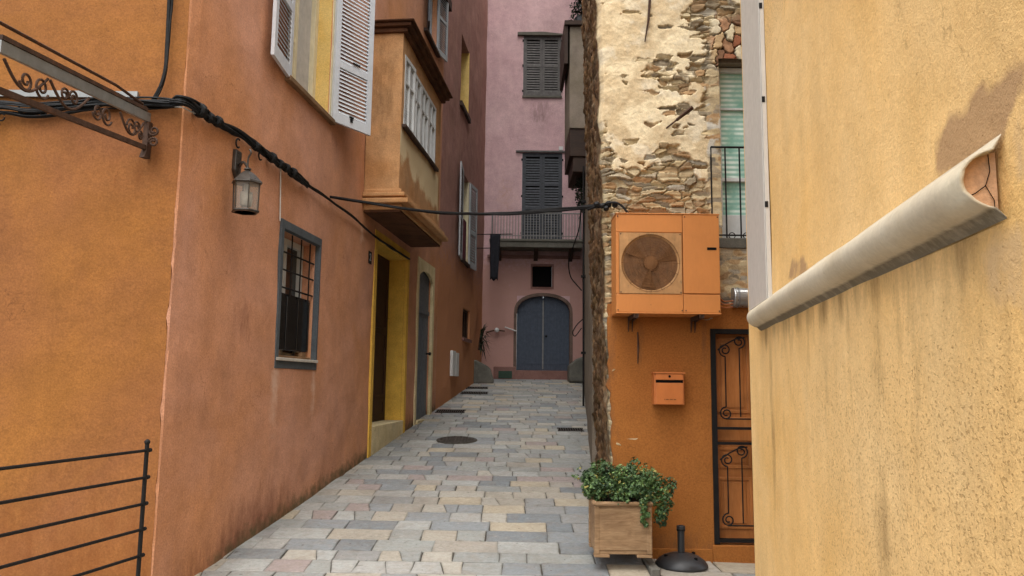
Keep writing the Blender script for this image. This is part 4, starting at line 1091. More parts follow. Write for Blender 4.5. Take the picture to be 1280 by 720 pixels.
# rusty iron left in the stonework
t = thing('wall_bracket', RF.W(RF.px(830, 165)[0], .03, RF.px(830, 165)[1]), 'rusty iron strut sticking out of the crumbling stone wall', 'bracket')
a_ = RF.W(*(lambda q: (q[0], .03, q[1]))(RF.px(829, 164))); b_ = RF.W(*(lambda q: (q[0], .22, q[1]))(RF.px(866, 134, .22)))
g = MB(); g.tube([a_, a_.lerp(b_, .45)], .009, 6); g.tube([a_.lerp(b_, .44), b_], [.016, .022], 4); g.build('strut', M['rust'], t)
g = MB(); g.lathe(a_ + Vector((0, .02, 0)), [(.035, 0), (.025, .03), (.008, .04)], 10, ax=(0, -1, 0)); g.build('socket', M['rust'], t)
q0 = RF.px(812, 0, .07); q1 = RF.px(806, 52, .07)
g = MB(); g.tube([RF.W(q0[0] + .02, .07, q0[1] + .4), RF.W(q0[0], .07, q0[1] - .02), RF.W((q0[0] + q1[0]) / 2 + .01, .075, (q0[1] + q1[1]) / 2), RF.W(q1[0], .07, q1[1])], [.012, .014, .012, .006], 7)
tag(g.build('iron_rod', M['rust']), 'rusty iron rod hanging down the upper stone wall', 'iron rod')

# ------------------------------------------------------------------ grey house beyond on the right
def rx(y): return 1.20 + .083 * (y - 11.6)
GO = Vector((rx(22.2), 22.2, 0)); GN = Frame(GO, (rx(10.2) - rx(22.2), 10.2 - 22.2, 0))
GLn = math.hypot(rx(22.2) - rx(10.2), 12.0)
GH = thing('grey_house', (rx(17), 17, 1), 'narrow grey-brown rendered house along the right of the alley beyond the rubble corner', 'house')
wall(GN, 0, GLn, .2, 16.5, [], 'alley_wall', M['grey_render'], GH, stain=lambda s, z: (.4 * sstep(2.4, 1.2, z), 0, 0, 0), seed=40, wob=.02, step=.25)  # unseen upper part made taller to keep light out of the alley
g = MB(); ea = GN.W(GLn, -.02, 0); g.add([(ea.x, 10.24, .2), (6, 10.24, .2), (6, 10.24, 16.5), (ea.x, 10.24, 16.5)], [(0, 1, 2, 3)]); g.build('end_wall', M['grey_render'], GH)
slab('roof', [(.95, 10.25), (6, 10.25), (6, 22.2), (1.6, 22.2)], 16.503, 16.7, M['timber'], GH)
BX = Frame((0, 16.5, 0), (1, 0, 0)); o0, ozb = BX.px(712, 160); o1 = BX.px(730, 160)[0]; ozt = BX.px(715, 33)[1]; ozu = BX.px(713, 214)[1]
g = MB(); g.box(BX, o0, o1 + .2, -1.6, 0, ozb, ozt); ob_ = g.build('overhanging_closet', M['grey_render'], GH, bevel=.01)
e0 = BX.px(705.5, 33)[0]; g = MB(); g.box(BX, e0, o1 + .25, -1.7, .1, ozt + .003, ozt + .1); ez = BX.px(706, 80)[1]; g.box(BX, e0, e0 + .08, -1.6, .04, ez, ozt); g.build('roof_edge', M['timber'], ob_)
g = MB(); g.box(BX, o0 + .003, o1 + .2, -1.6, -.03, ozu + .35, ozb - .002); g.box(BX, o0 + .08, o1 + .2, -1.5, -.06, ozu, ozu + .348); g.build('timber_corbel', M['timber'], ob_, bevel=.02)
pc = BX.W((o0 + o1) / 2 + .12, -.3, ozt + .1)
t = thing('rooftop_pot', pc, 'dark leafy pot plant on top of the overhanging closet', 'potted plant')
g = MB(); g.lathe(pc, [(.1, 0), (.14, .22), (.15, .25), (.13, .25), (.1, .2)], 14); g.build('pot', M['plastic_black'], t)
def leaves(mb, centers, n_, size, rnd, flat=.5):
    for _ in range(n_):
        c, rad = rnd.choice(centers); d = Vector((rnd.gauss(0, 1), rnd.gauss(0, 1), rnd.gauss(0, 1))).normalized() * rad * rnd.uniform(.55, 1) 
        pnt = Vector(c) + d
        nrm = (d.normalized() * .6 + Vector((rnd.gauss(0, .5), rnd.gauss(0, .5), rnd.gauss(0, .5) + flat))).normalized()
        tx = nrm.orthogonal().normalized(); tx = Matrix.Rotation(rnd.uniform(0, 6.28), 3, nrm) @ tx; ty = nrm.cross(tx); s = size * rnd.uniform(.6, 1.3)
        mb.add([pnt - tx * s * .5, pnt + ty * s * .32 - nrm * s * .05 + tx * .1 * s, pnt + tx * s * .55 - nrm * s * .12, pnt - ty * s * .32 - nrm * s * .05 + tx * .1 * s, pnt + nrm * s * .06],
               [(0, 4, 1), (1, 4, 2), (2, 4, 3), (3, 4, 0)])
rnd = random.Random(21)
g = MB(); leaves(g, [(pc + Vector((rnd.uniform(-.15, .15), rnd.uniform(-.15, .15), .3 + i * .12)), .2) for i in range(7)], 400, .09, rnd); g.build('foliage', M['darkfoliage'], t)
# ivy under the overhang
IF = Frame((0, 17.0, 0), (1, 0, 0)); i0, iz1 = IF.px(722, 208); iz0 = IF.px(722, 262)[1]
g = MB(); cs_ = []
for k in range(16):
    t_ = k / 15; cs_.append((IF.W(i0 + .05 + rnd.uniform(-.05, .1), .05, iz1 - (iz1 - iz0) * t_), .16 * (1 - .6 * t_) + .03))
leaves(g, cs_, 520, .07, rnd, 0)
iv = g.build('hanging_ivy', M['darkfoliage']); tag(iv, 'dark trailing creeper under the overhanging closet', 'creeper')
# dark downpipe with loose cable at the far right
t = thing('downpipe', (rx(15.8) - .06, 15.8, G(15.8)), 'thin dark drainpipe running down the grey house wall', 'drainpipe')
g = MB(); xx = rx(15.8) - .05; g.tube([(xx, 15.8, G(15.8) + .1), (xx, 15.8, 6.2)], .022, 8); g.build('pipe', M['iron'], t)
g = MB(); 
for z_ in (2.2, 3.8, 5.4): g.box(WORLD, xx - .05, xx + .08, -15.84, -15.76, z_, z_ + .05)
g.build('clip', M['iron'], t)
pts = [at(726, 262, 12.5), at(724, 285, 13.5), at(716, 310, 14.5), at(711, 328, 15), at(713, 345, 15.2), at(720, 355, 15.4), at(727, 363, 15.6)]
def smooth_path(pts, n=8):
    out = []; P_ = [pts[0]] + list(pts) + [pts[-1]]
    for i in range(1, len(P_) - 2):
        for k in range(n):
            t = k / n; a, b, c, d = P_[i - 1], P_[i], P_[i + 1], P_[i + 2]
            out.append(.5 * ((2 * b) + (c - a) * t + (2 * a - 5 * b + 4 * c - d) * t * t + (3 * b - a - 3 * c + d) * t ** 3))
    out.append(Vector(pts[-1])); return out
g = MB(); g.tube(smooth_path(pts), .012, 6); tag(g.build('loose_cable', M['cable']), 'single loose black cable looping down in front of the pink house', 'cable')
g = MB(); pts = [at(730, 398, 17), at(722, 405, 17.2), at(716, 415, 17.2), at(719, 420, 17.2), at(727, 410, 17)]
g.tube(smooth_path(pts), .012, 6); tag(g.build('cable_coil', M['cable']), 'short coil of cable sticking out beside the arched door', 'cable')

# ------------------------------------------------------------------ yellow house at the right edge
YH = thing('yellow_house', YO, 'yellow speckled rendered house close by at the right edge', 'house')
gs1, gz1u = YW.px(1232, 216); 
p_s0, pzA = YW.px(951, 397); p_s1, pzB = YW.px(1250, 226); pz_c = (pzA + pzB) / 2
def pzs(s): return pzA + (pzB - pzA) * (s - p_s0) / (p_s1 - p_s0)
GS = YW.px(1256, 228)[0]
def poly_dist(poly, s, z):
    ins = False; best = 9
    for i in range(len(poly)):
        (x0, y0), (x1, y1) = poly[i - 1], poly[i]
        if (y0 > z) != (y1 > z) and s < (x1 - x0) * (z - y0) / (y1 - y0) + x0: ins = not ins
        dx, dy = x1 - x0, y1 - y0; t = max(0, min(1, ((s - x0) * dx + (z - y0) * dy) / (dx * dx + dy * dy + 1e-9)))
        best = min(best, math.hypot(s - x0 - t * dx, z - y0 - t * dy))
    return -best if ins else best
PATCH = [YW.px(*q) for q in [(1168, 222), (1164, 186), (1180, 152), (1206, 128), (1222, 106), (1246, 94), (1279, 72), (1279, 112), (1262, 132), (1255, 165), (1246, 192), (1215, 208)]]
PALE = [YW.px(*q) for q in [(1222, 312), (1238, 288), (1279, 262), (1279, 425), (1268, 396), (1240, 392), (1225, 350)]]
PALE2 = [YW.px(*q) for q in [(1258, 180), (1264, 140), (1279, 122), (1279, 240), (1266, 225)]]
DROP = [YW.px(*q) for q in [(985, 350), (990, 325), (1004, 318), (1012, 335), (1003, 352)]]
def yellow_stain(s, z):
    below = pz_c - z
    st = 0
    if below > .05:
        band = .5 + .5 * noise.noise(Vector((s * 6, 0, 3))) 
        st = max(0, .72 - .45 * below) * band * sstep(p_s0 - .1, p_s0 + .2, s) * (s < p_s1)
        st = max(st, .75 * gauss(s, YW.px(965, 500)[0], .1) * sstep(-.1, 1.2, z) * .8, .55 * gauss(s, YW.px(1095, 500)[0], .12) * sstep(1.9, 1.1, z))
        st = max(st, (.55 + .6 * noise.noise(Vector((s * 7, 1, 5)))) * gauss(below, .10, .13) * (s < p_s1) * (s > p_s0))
    st = max(st, .6 * gauss(s, YW.px(1222, 60)[0], .018) * sstep(2.35, 2.5, z))
    wob = .012 * noise.noise(Vector((s * 14, z * 14, 2)))
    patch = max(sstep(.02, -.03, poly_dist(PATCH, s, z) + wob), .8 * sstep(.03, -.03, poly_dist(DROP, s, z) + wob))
    pale = max(.8 * sstep(.02, -.04, poly_dist(PALE, s, z) + wob), .8 * sstep(.02, -.03, poly_dist(PALE2, s, z) + wob))
    speck = .12 + .75 * sstep(2.05, 1.45, z) * (.55 + .45 * sstep(1.2, 2.6, s)) + .2 * gauss(z, 2.5, .4)
    return (min(1, st), pale, patch, speck)
YEND = 7.5
wall(YW, 0, YEND, -.6, 8, [], 'alley_wall', M['yellow'], YH, stain=yellow_stain, step=.035, wob=.006, seed=60, thick=.3) if False else None
def yellow_wall():
    # finer mesh where the wall is in view, coarse behind the camera
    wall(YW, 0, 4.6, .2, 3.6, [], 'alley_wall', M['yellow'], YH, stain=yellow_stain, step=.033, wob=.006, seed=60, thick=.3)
yellow_wall()
g = MB(); g.box(YW, 0, 4.6, -.3, 0, 3.6, 8); g.box(YW, 0, 4.6, -.3, 0, -.6, .2); g.box(YW, 4.6, YEND, -.3, 0, -.6, 8)
g.build('outer_wall', M['yellow'], YH)
e_ = YW.W(0, -.3, 0); g = MB(); g.box(Frame((e_.x, e_.y, 0), (1, 0, 0)), .02, 5, -.3, 0.0, -.6, 8); g.build('end_wall', M['yellow'], YH)
q = YW.W(YEND, 0, 0); slab('roof', [(YO.x - .05, YO.y + .1), (7, YO.y + .1), (7, q.y), (q.x - .05, q.y)], 8.003, 8.2, M['timber'], YH)
# half-round pipe cover that ends in broken mortar
cv = MB(); rad = .066; n = 14; sA, sB = p_s0, GS
prof = [(-.005, -rad - .02)] + [(rad * 1.25 * math.cos(a) , rad * math.sin(a)) for a in [R(-78 + 156 * i / n) for i in range(n + 1)]] + [(-.005, rad + .03)]
prof_in = [(max(-.004, d * .93 - .004), z * .95) for d, z in prof]
ss = [sA + (sB - sA) * i / 24 for i in range(25)]
def ring(s, pr, k=1):
    endk = 1.0
    return [YW.W(s, .006 + d * endk, pzs(s) + z * k) for d, z in pr]
m_ = len(prof); vs = []; fs = []
for i, s in enumerate(ss):
    sag = .004 * noise.noise(Vector((s * 2, 3, 0)))
    vs += [q + Vector((0, 0, sag)) for q in ring(s, prof)]
for i, s in enumerate(ss): vs += ring(s, prof_in)
o2 = len(ss) * m_
for i in range(len(ss) - 1):
    for k in range(m_ - 1):
        a = i * m_ + k; fs.append((a, a + 1, a + m_ + 1, a + m_)); fs.append((o2 + a, o2 + a + m_, o2 + a + m_ + 1, o2 + a + 1))
e = (len(ss) - 1) * m_
for k in range(m_ - 1): fs.append((e + k, e + k + 1, o2 + e + k + 1, o2 + e + k))
cv.add(vs, fs); nA = len(vs)
# rounded far end
vs = []; 
for j in range(7):
    t = j / 6 * math.pi / 2; kk = math.cos(t); 
    vs += [YW.W(sA - .07 * math.sin(t), .006 + max(0, d) * kk, pzs(sA) + z * (kk * .999 if j < 6 else .02)) for d, z in prof]
cv.add(vs, [(j * m_ + k, j * m_ + k + 1, (j + 1) * m_ + k + 1, (j + 1) * m_ + k) for j in range(6) for k in range(m_ - 1)])
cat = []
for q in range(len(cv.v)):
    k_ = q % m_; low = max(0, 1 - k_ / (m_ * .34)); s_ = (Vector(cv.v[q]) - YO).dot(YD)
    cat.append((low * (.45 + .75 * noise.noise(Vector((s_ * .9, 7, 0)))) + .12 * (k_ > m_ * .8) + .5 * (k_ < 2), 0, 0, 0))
for q in range((len(ss) - 1) * m_, len(ss) * m_):            # chipped open end
    jv = YD * (.012 * noise.noise(Vector((q * .9, 3, 1)))); cv.v[q] += jv; cv.v[q + o2] += jv
cv = cv.build('pipe_cover', M['cover'], YH, smooth=True, attr=cat)
g = MB(); n2 = 18
poly = [(rad * 1.17 * math.cos(a), rad * .96 * math.sin(a)) for a in [R(-82 + 164 * i / n2) for i in range(n2 + 1)]] + [(-.002, rad * .98), (-.002, -rad * .98)]
bm_v = []; nn = len(poly)
g.add([YW.W(sB - .03 - .006 * noise.noise(Vector((d * 40, z * 40, 0))), .004 + d, pzs(sB) + z) for d, z in poly] + [YW.W(sB - .3, .004 + d, pzs(sB - .3) + z) for d, z in poly],
      [tuple(range(nn))] + [(i, (i + 1) % nn, nn + (i + 1) % nn, nn + i) for i in range(nn)])
# crack lines as thin raised-and-recessed flakes
plug = g.build('mortar_plug', M['mortar_plug'], YH)
g = MB()
def crack(pts): g.tube([YW.W(sB - .028, d * .85, pzs(sB) + z * .8) for d, z in pts],   .0011, 4)
crack([(.02, .075), (.018, .03), (.03, -.01), (.012, -.05), (.012, -.08)]); crack([(.03, -.01), (.055, -.03), (.085, -.045)])
g.build('crack', M['black'], plug)
# white cable trunking
tA, tB = YW.px(937, 200)[0], YW.px(961, 200)[0]
g = MB(); g.box(YW, tA, tB, .002, .028, pz_c + .07, 8); g.box(YW, tA + .012, tB - .012, .0285, .034, pz_c + .07, 8); g.build('cable_trunking', M['trunking'], YH, bevel=.006)
g = MB()
for v in (20, 142, 272): 
    q = YW.px(951, v); g.box(YW, tB + .0, tB + .004, .012, .03, q[1] - .018, q[1] + .018)
g.build('trunking_clip', M['iron'], YH)

# ------------------------------------------------------------------ air conditioner
ACY = 6.9; AC = Frame((0, ACY, 0), (1, 0, 0)); ax0, az_0 = AC.px(770.5, 390); ax1, az_1 = AC.px(898.5, 269)
t = thing('air_conditioner', ((ax0 + ax1) / 2, ACY, az_0), 'large orange painted air conditioner on the wall above the letterbox', 'air conditioner')
g = MB(); xm = ax0 + (ax1 - ax0) * .645; h_ = az_1 - az_0
g.box(AC, ax0, xm - .002, -.34, -.012, az_0, az_1); g.box(AC, xm + .002, ax1, -.34, -.012, az_0, az_1)
g.box(AC, ax0 + .001, xm - .002, -.0121, .0, az_0, az_0 + h_ * .185); g.box(AC, ax0 + .001, xm - .002, -.0121, .0, az_0 + h_ * .815, az_1)
g.box(AC, ax0 + .001, ax0 + .028, -.0121, .0, az_0 + h_ * .187, az_0 + h_ * .813)
g.box(AC, xm + .002, ax1 - .001, -.0121, .0, az_0, az_0 + h_ * .185); g.box(AC, xm + .002, ax1 - .001, -.0121, .003, az_0 + h_ * .195, az_1)
g.box(AC, ax0 - .006, ax1 + .006, -.345, .008, az_1 + .001, az_1 + .012); g.box(AC, ax0 - .004, ax1 + .006, -.342, .007, az_0 - .012, az_0 - .001)
g.build('casing', M['ac_orange'], t, bevel=.005)
# square panel with a round opening, fan behind
pf0, pf1, pz0_, pz1_ = ax0 + .03, xm - .012, az_0 + h_ * .19, az_0 + h_ * .81; fc = ((pf0 + pf1) / 2, (pz0_ + pz1_) / 2); fr_ = min(pf1 - pf0, pz1_ - pz0_) / 2 - .012
g = MB(); n = 48; vs = []; fs = []
for i in range(n):
    a = 2 * math.pi * i / n; c_, s_ = math.cos(a), math.sin(a)
    k = 1 / max(abs(c_), abs(s_)); sx_ = (pf1 - pf0) / 2; sz_ = (pz1_ - pz0_) / 2
    vs += [AC.W(fc[0] + c_ * k * sx_, .004, fc[1] + s_ * k * sz_), AC.W(fc[0] + c_ * fr_, .004, fc[1] + s_ * fr_), AC.W(fc[0] + c_ * (fr_ - .02), -.011, fc[1] + s_ * (fr_ - .02)), AC.W(fc[0] + c_ * k * sx_, -.011, fc[1] + s_ * k * sz_)]
for i in range(n):
    j = (i + 1) % n; fs += [(4 * i, 4 * j, 4 * j + 1, 4 * i + 1), (4 * i + 1, 4 * j + 1, 4 * j + 2, 4 * i + 2), (4 * i + 3, 4 * j + 3, 4 * j, 4 * i)]
g.add(vs, fs); g.build('fan_panel', M['tan_panel'], t)
g = MB(); g.lathe(AC.W(fc[0], -.0115, fc[1]), [(fr_ + .0, 0), (.01, .001)], 32, ax=(0, -1, 0)); g.build('fan_recess', M['fan_back'], t)
g = MB(); 
for k in range(3):
    a = R(28 + 120 * k); pts = []
    for q in range(8):
        t_ = q / 7; rr = .06 + (fr_ - .09) * t_; a_ = a + .25 * t_; wdt = .35 + .25 * t_
        pts.append((AC.W(fc[0] + rr * math.cos(a_), .001, fc[1] + rr * math.sin(a_)), AC.W(fc[0] + rr * math.cos(a_ - wdt), -.004, fc[1] + rr * math.sin(a_ - wdt))))
    vs = [x for pr in pts for x in pr]; g.add(vs, [(2 * i, 2 * i + 1, 2 * i + 3, 2 * i + 2) for i in range(7)])
g.lathe(AC.W(fc[0], -.006, fc[1]), [(.07, 0), (.065, .012), (.03, .016), (.005, .016)], 20, ax=(0, -1, 0))
g.build('fan', M['fan_dark'], t)
g = MB()
for k in range(11): rr = fr_ * (k + 1) / 11.2; g.tube([AC.W(fc[0] + rr * math.cos(2 * math.pi * i / 40), .006, fc[1] + rr * math.sin(2 * math.pi * i / 40)) for i in range(40)], .0018, 4, closed=True)
for k in range(8): a = math.pi * k / 8; g.tube([AC.W(fc[0] - fr_ * math.cos(a), .008, fc[1] - fr_ * math.sin(a)), AC.W(fc[0] + fr_ * math.cos(a), .008, fc[1] + fr_ * math.sin(a))], .002, 4)
g.build('wire_guard', M['fan_dark'], t)
g = MB()
for s_, z_ in ((ax0 + .015, az_0 + .02), (xm - .015, az_0 + .02), (xm + .02, az_0 + .02), (ax1 - .015, az_0 + .02), (ax0 + .015, az_1 - .02), (xm + .02, az_1 - .02), (ax1 - .015, az_1 - .02), (pf0 + .012, pz1_ - .012), (pf1 - .012, pz1_ - .012), (pf0 + .012, pz0_ + .012), (pf1 - .012, pz0_ + .012)):
    g.lathe(AC.W(s_, .003, z_), [(.0065, 0), (.0065, .003), (.001, .004)], 8, ax=(0, -1, 0))
g.build('screw', M['rust'], t)
q = AC.px(890, 311); g = MB(); g.box(AC, q[0] - .046, q[0] + .04, -.01, .006, q[1] - .012, q[1] + .012); g.build('handle_slot', M['black'], t)
for u in (795, 877):
    s = AC.px(u, 392)[0]; g = MB()
    for k in (-.018, .018): g.prism(Frame((s + k, FY - .055, 0), (0, -1, 0), (1, 0, 0)), [(.0, az_0 - .014), (.36, az_0 - .014), (.36, az_0 - .045), (.05, az_0 - .06), (.0, az_0 - .16)], -.004, .004)
    g.box(Frame((s, FY - .055, 0), (1, 0, 0)), -.022, .022, .30, .34, az_0 - .05, az_0 - .0135)
    g.build('bracket', M['rust'], t)
t2 = thing('refrigerant_pipes', AC.W(ax1, -.25, az_0 + .1), 'thin copper coloured pipes between the orange air conditioner and silver duct', 'pipes')
g = MB()
for k in range(3):
    z_ = az_0 + .09 + .03 * k; g.tube(smooth_path([AC.W(ax1 - .002, -.22, z_ - .02), AC.W(ax1 + .05, -.24, z_ + .01 * k), AC.W(ax1 + .11, -.28, z_ - .01), AC.W(ax1 + .2, -.29, z_)]), .008, 6)
g.build('tubes', M['copper'], t2)
t2 = thing('silver_duct', RF.W(ax1 + .25, .06, az_0 + .12), 'short round silver duct on the wall right of the air conditioner', 'duct')
q0 = RF.px(915, 372, .09); g = MB(); g.lathe(RF.W(q0[0], .10, q0[1]), [(.0, 0), (.093, .0), (.096, .01), (.093, .02), (.093, .55), (.0, .55)], 24, ax=(1, 0, -.02)); g.build('tube', M['duct'], t2, smooth=False)
g = MB(); g.lathe(RF.W(q0[0] + .035, .10, q0[1] - .0007), [(.0945, 0), (.098, .004), (.098, .014), (.0945, .018)], 24, ax=(1, 0, -.02)); g.build('collar', M['zinc'], t2)

# ------------------------------------------------------------------ letterbox
MBX = Frame((0, FY - .055 - .13, 0), (1, 0, 0)); m0, mz_0 = MBX.px(818.5, 506); m1, mz_1 = MBX.px(855.5, 466)
t = thing('letterbox', MBX.W((m0 + m1) / 2, -.065, mz_0), 'small orange metal letterbox on the orange wall above the planter', 'letterbox')
g = MB(); g.box(MBX, m0, m1, -.128, -.014, mz_0, mz_1 - .01); g.box(MBX, m0 + .012, m1 - .012, -.0139, .0, mz_0 + .004, mz_1 - .095); g.box(MBX, m0 + .012, m1 - .012, -.0139, .004, mz_1 - .068, mz_1 - .012); g.build('body', M['mail_orange'], t, bevel=.004)
g = MB(); g.box(MBX, m0 - .008, m1 + .008, -.13, .012, mz_1 - .0095, mz_1 + .004); g.build('lid', M['mail_orange'], t, bevel=.003)
g = MB(); g.box(MBX, m0 + .014, m1 - .014, -.0138, -.004, mz_1 - .094, mz_1 - .069); g.build('slot', M['black'], t)
g = MB(); g.lathe(MBX.W((m0 + m1) / 2, .004, mz_1 - .035), [(.012, 0), (.012, .004), (.002, .004)], 12, ax=(0, -1, 0)); g.build('lock', M['black'], t)
g = MB()
for k in range(9): 
    s = (m0 + m1) / 2 - .05 + .0125 * k; g.box(MBX, s, s + (.008 if k % 3 else .005), .0, .0015, mz_0 + .045, mz_0 + .055)
g.build('embossed_line', M['fan_dark'], t)

# ------------------------------------------------------------------ planter, herb, parasol base
PY = 6.62; PFm = Frame((0, PY, 0), (1, 0, 0)); p0, pzb = PFm.px(743, 697); p1, pzt = PFm.px(815, 629); pw = p1 - p0
t = thing('wooden_planter', ((p0 + p1) / 2, PY + .25, pzb), 'square pale wooden planter box standing at the street corner', 'planter')
g = MB(); g.box(PFm, p0 + .012, p1 - .012, -pw + .012, -.012, pzb + .026, pzt - .03)
g.box(PFm, p0 + .03, p1 - .03, -.0121, -.003, pzb + .06, pzt - .05); g.build('box', M['wood_box'], t, bevel=.006)
g = MB()
for s in (p0, p1 - .045):
    for d in (-.045, -pw): g.box(PFm, s, s + .045, d, d + .045, pzb + .0262, pzt - .031)
g.build('corner_post', M['wood_box'], t, bevel=.008)
for s in (p0, p1 - .13):
    for d in (-.09, -pw):
        g = MB(); g.box(PFm, s, s + .13, d, d + .09, pzb, pzb + .026); g.build('foot', M['wood_box'], t, bevel=.006)
g = MB()
pth = [PFm.W(p0 + .008, -.008, pzt - .012), PFm.W(p1 - .008, -.008, pzt - .012), PFm.W(p1 - .008, -pw + .008, pzt - .012), PFm.W(p0 + .008, -pw + .008, pzt - .012)]
for i in range(4): g.tube([pth[i], pth[(i + 1) % 4]], .021, 10)
g.build('rim', M['wood_box'], t, smooth=True)
g = MB(); g.box(PFm, p0 + .03, p1 - .03, -pw + .03, -.03, pzt - .045, pzt - .02); g.build('soil', M['soil'], t)
pc = Vector(((p0 + p1) / 2, PY + pw / 2, pzt))
t = thing('herb_plant', pc, 'bushy green small-leaved plant spilling over the wooden planter', 'plant')
rnd = random.Random(8); g = MB(); cs_ = []
for k in range(64):
    a = rnd.uniform(0, 6.28); rr = .29 * math.sqrt(rnd.random()); h_ = .02 + rnd.uniform(.0, .30) * (1 - (rr / .36) ** 2)
    cs_.append((pc + Vector((rr * math.cos(a) * 1.15, rr * math.sin(a) * .95, h_ + .02)), rnd.uniform(.05, .10)))
for u, v in ((742, 610), (748, 622), (735, 612), (835, 625), (830, 640), (838, 605), (826, 650), (770, 630), (822, 610), (828, 618), (820, 625), (832, 632), (815, 615), (824, 600), (812, 596), (834, 612), (826, 640)): cs_.append((at(u, v, PY + .12), .065))
for k in range(9): cs_.append((at(807 + rnd.uniform(-4, 4), 622 + k * 4.2, PY - .03), .035 * (1 - k / 14)))
leaves(g, cs_, 6500, .034, rnd, .6)
for k in range(60):
    a = rnd.uniform(0, 6.28); rr = rnd.uniform(.12, .36); tip = pc + Vector((rr * math.cos(a) * 1.1, rr * math.sin(a), rnd.uniform(.1, .36) * (1.05 - rr)))
    leaves(g, [(tip, .028)], 9, .03, rnd, .6)
g.build('foliage', M['foliage'], t)
g = MB()
for c, r0 in cs_[:34]:
    b0_ = pc + Vector((rnd.uniform(-.12, .12), rnd.uniform(-.1, .1), -.03)); g.tube(smooth_path([b0_, b0_.lerp(c, .5) + Vector((0, 0, .05)), c], 4), .004, 5)
g.build('stems', M['darkfoliage'], t)
# parasol base
bp = at(851.5, 690, 6.98); bp.z = .004
t = thing('parasol_base', bp, 'empty black domed parasol base with upright tube on the paving', 'parasol base')
g = MB(); g.lathe(bp, [(.0, .0), (.226, .0), (.232, .008), (.23, .022), (.205, .055), (.16, .085), (.10, .105), (.05, .112), (.034, .118), (.0, .118)], 40); g.build('dome', M['plastic_black'], t, smooth=True)
g = MB(); g.lathe(bp, [(.031, .115), (.031, .30), (.037, .302), (.037, .345), (.031, .349), (.024, .349), (.024, .2), (.0, .2)], 24); g.build('tube', M['plastic_black'], t, bevel=.0)
g = MB()
for dx_, dy_, dz_ in ((.10, -.12, .085), (-.14, -.02, .088), (.12, .05, .1)): g.lathe(bp + Vector((dx_, dy_, dz_ - .02)), [(.016, 0), (.016, .03), (.006, .034)], 10)
g.build('bolt', M['black'], t)
g = MB(); g.lathe(bp + Vector((0, 0, .3005)), [(.0375, .004), (.0385, .008), (.0385, .016), (.0375, .02)], 24); g.build('ring', M['iron'], t)

# ------------------------------------------------------------------ lantern
lb = L.px(293, 206); lp = L.W(lb[0], 0, lb[1])
t = thing('wall_lantern', lp, 'old grey hexagonal glass lantern on the salmon wall under the cables', 'wall lamp')
g = MB(); g.prism(L, [(lb[0] - .055, lb[1] - .06), (lb[0], lb[1] - .13), (lb[0] + .055, lb[1] - .06), (lb[0] + .055, lb[1] + .13), (lb[0] - .055, lb[1] + .13)], .002, .04); g.build('backplate', M['lamp_metal'], t, bevel=.006)
lc_s, lc_z = L.px(308, 240, .2); LC = L.W(lc_s, .2, lc_z)
g = MB(); zt2 = .24
g.tube(smooth_path([L.W(lb[0], .03, lb[1] - .01), L.W((lb[0] + lc_s) / 2, .12, lb[1] + .0), LC + Vector((0, 0, zt2 - .02))]), .012, 8)
g.tube(smooth_path([L.W(lb[0], .03, lb[1] - .09), L.W(lb[0] + (lc_s - lb[0]) * .3, .07, lb[1] - .045), L.W(lb[0] + (lc_s - lb[0]) * .6, .12, lb[1] - .01)]), .008, 8)
g.tube(smooth_path([LC + Vector((0, 0, zt2 - .05)), LC + Vector((.0, 0, zt2 + .06)), LC + Vector((.025, -.01, zt2 + .11)), LC + Vector((.01, -.01, zt2 + .14))]), .008, 6)
g.build('arm', M['lamp_metal'], t, smooth=True)
g = MB(); rt, rb = .115, .108
g.lathe(LC, [(.0, .215), (.03, .213), (.034, .2), (.02, .19), (.045, .175), (.075, .15), (rt + .018, .09), (rt + .022, .075), (rt, .07), (.0, .07)], 6, sx=(1, 0, 0)); g.build('cap', M['lamp_metal'], t)
g = MB()
for k in range(6):
    a = 2 * math.pi * k / 6; g.tube([LC + Vector((rt * math.cos(a), rt * math.sin(a), .075)), LC + Vector((rb * math.cos(a), rb * math.sin(a), -.17))], .006, 5)
g.lathe(LC, [(rb + .008, -.185), (rb + .015, -.175), (rb + .012, -.165), (rb - .012, -.165), (rb - .012, -.185)], 6, sx=(1, 0, 0))
g.build('cage', M['lamp_metal'], t)
g = MB(); vs = []
for k in range(6):
    a = 2 * math.pi * k / 6; vs += [LC + Vector(((rt - .006) * math.cos(a), (rt - .006) * math.sin(a), .07)), LC + Vector(((rb - .006) * math.cos(a), (rb - .006) * math.sin(a), -.165))]
g.add(vs, [(2 * k, 2 * k + 1, (2 * k + 3) % 12, (2 * k + 2) % 12) for k in range(6)]); g.build('glass', M['lamp_glass'], t)
g = MB(); g.lathe(LC, [(.018, .07), (.02, .0), (.045, -.005), (.05, -.06), (.045, -.12), (.03, -.13), (.0, -.13)], 16); g.build('bulb_sleeve', M['pale_cloth'], t, smooth=True)

# ------------------------------------------------------------------ cables
def bundle(mb, pts, n, r, spread, rnd, twist=1.2):
    base = smooth_path(pts, 10)
    for k in range(n):
        ph = rnd.uniform(0, 6.28); tw = rnd.uniform(.5, 1.5) * twist; out = []; ln = 0
        for i, p_ in enumerate(base):
            if i: ln += (p_ - base[i - 1]).length
            a = ph + ln * tw * 2; sp = spread * (.5 + .7 * noise.noise(Vector((ln * 1.5, k * 3.1, 0))))
            t = (base[min(i + 1, len(base) - 1)] - base[max(i - 1, 0)]).normalized(); up = Vector((0, 0, 1)); up = (up - t * up.dot(t)).normalized() if abs(t.z) < .95 else t.orthogonal().normalized(); b = t.cross(up)
            out.append(p_ + up * sp * math.cos(a) + b * sp * .6 * math.sin(a))
        mb.tube(out, r * rnd.uniform(.7, 1.25), 6)
def lw(u, v, d=.05):
    s, z = L.px(u, v, d); return L.W(s, d, z)
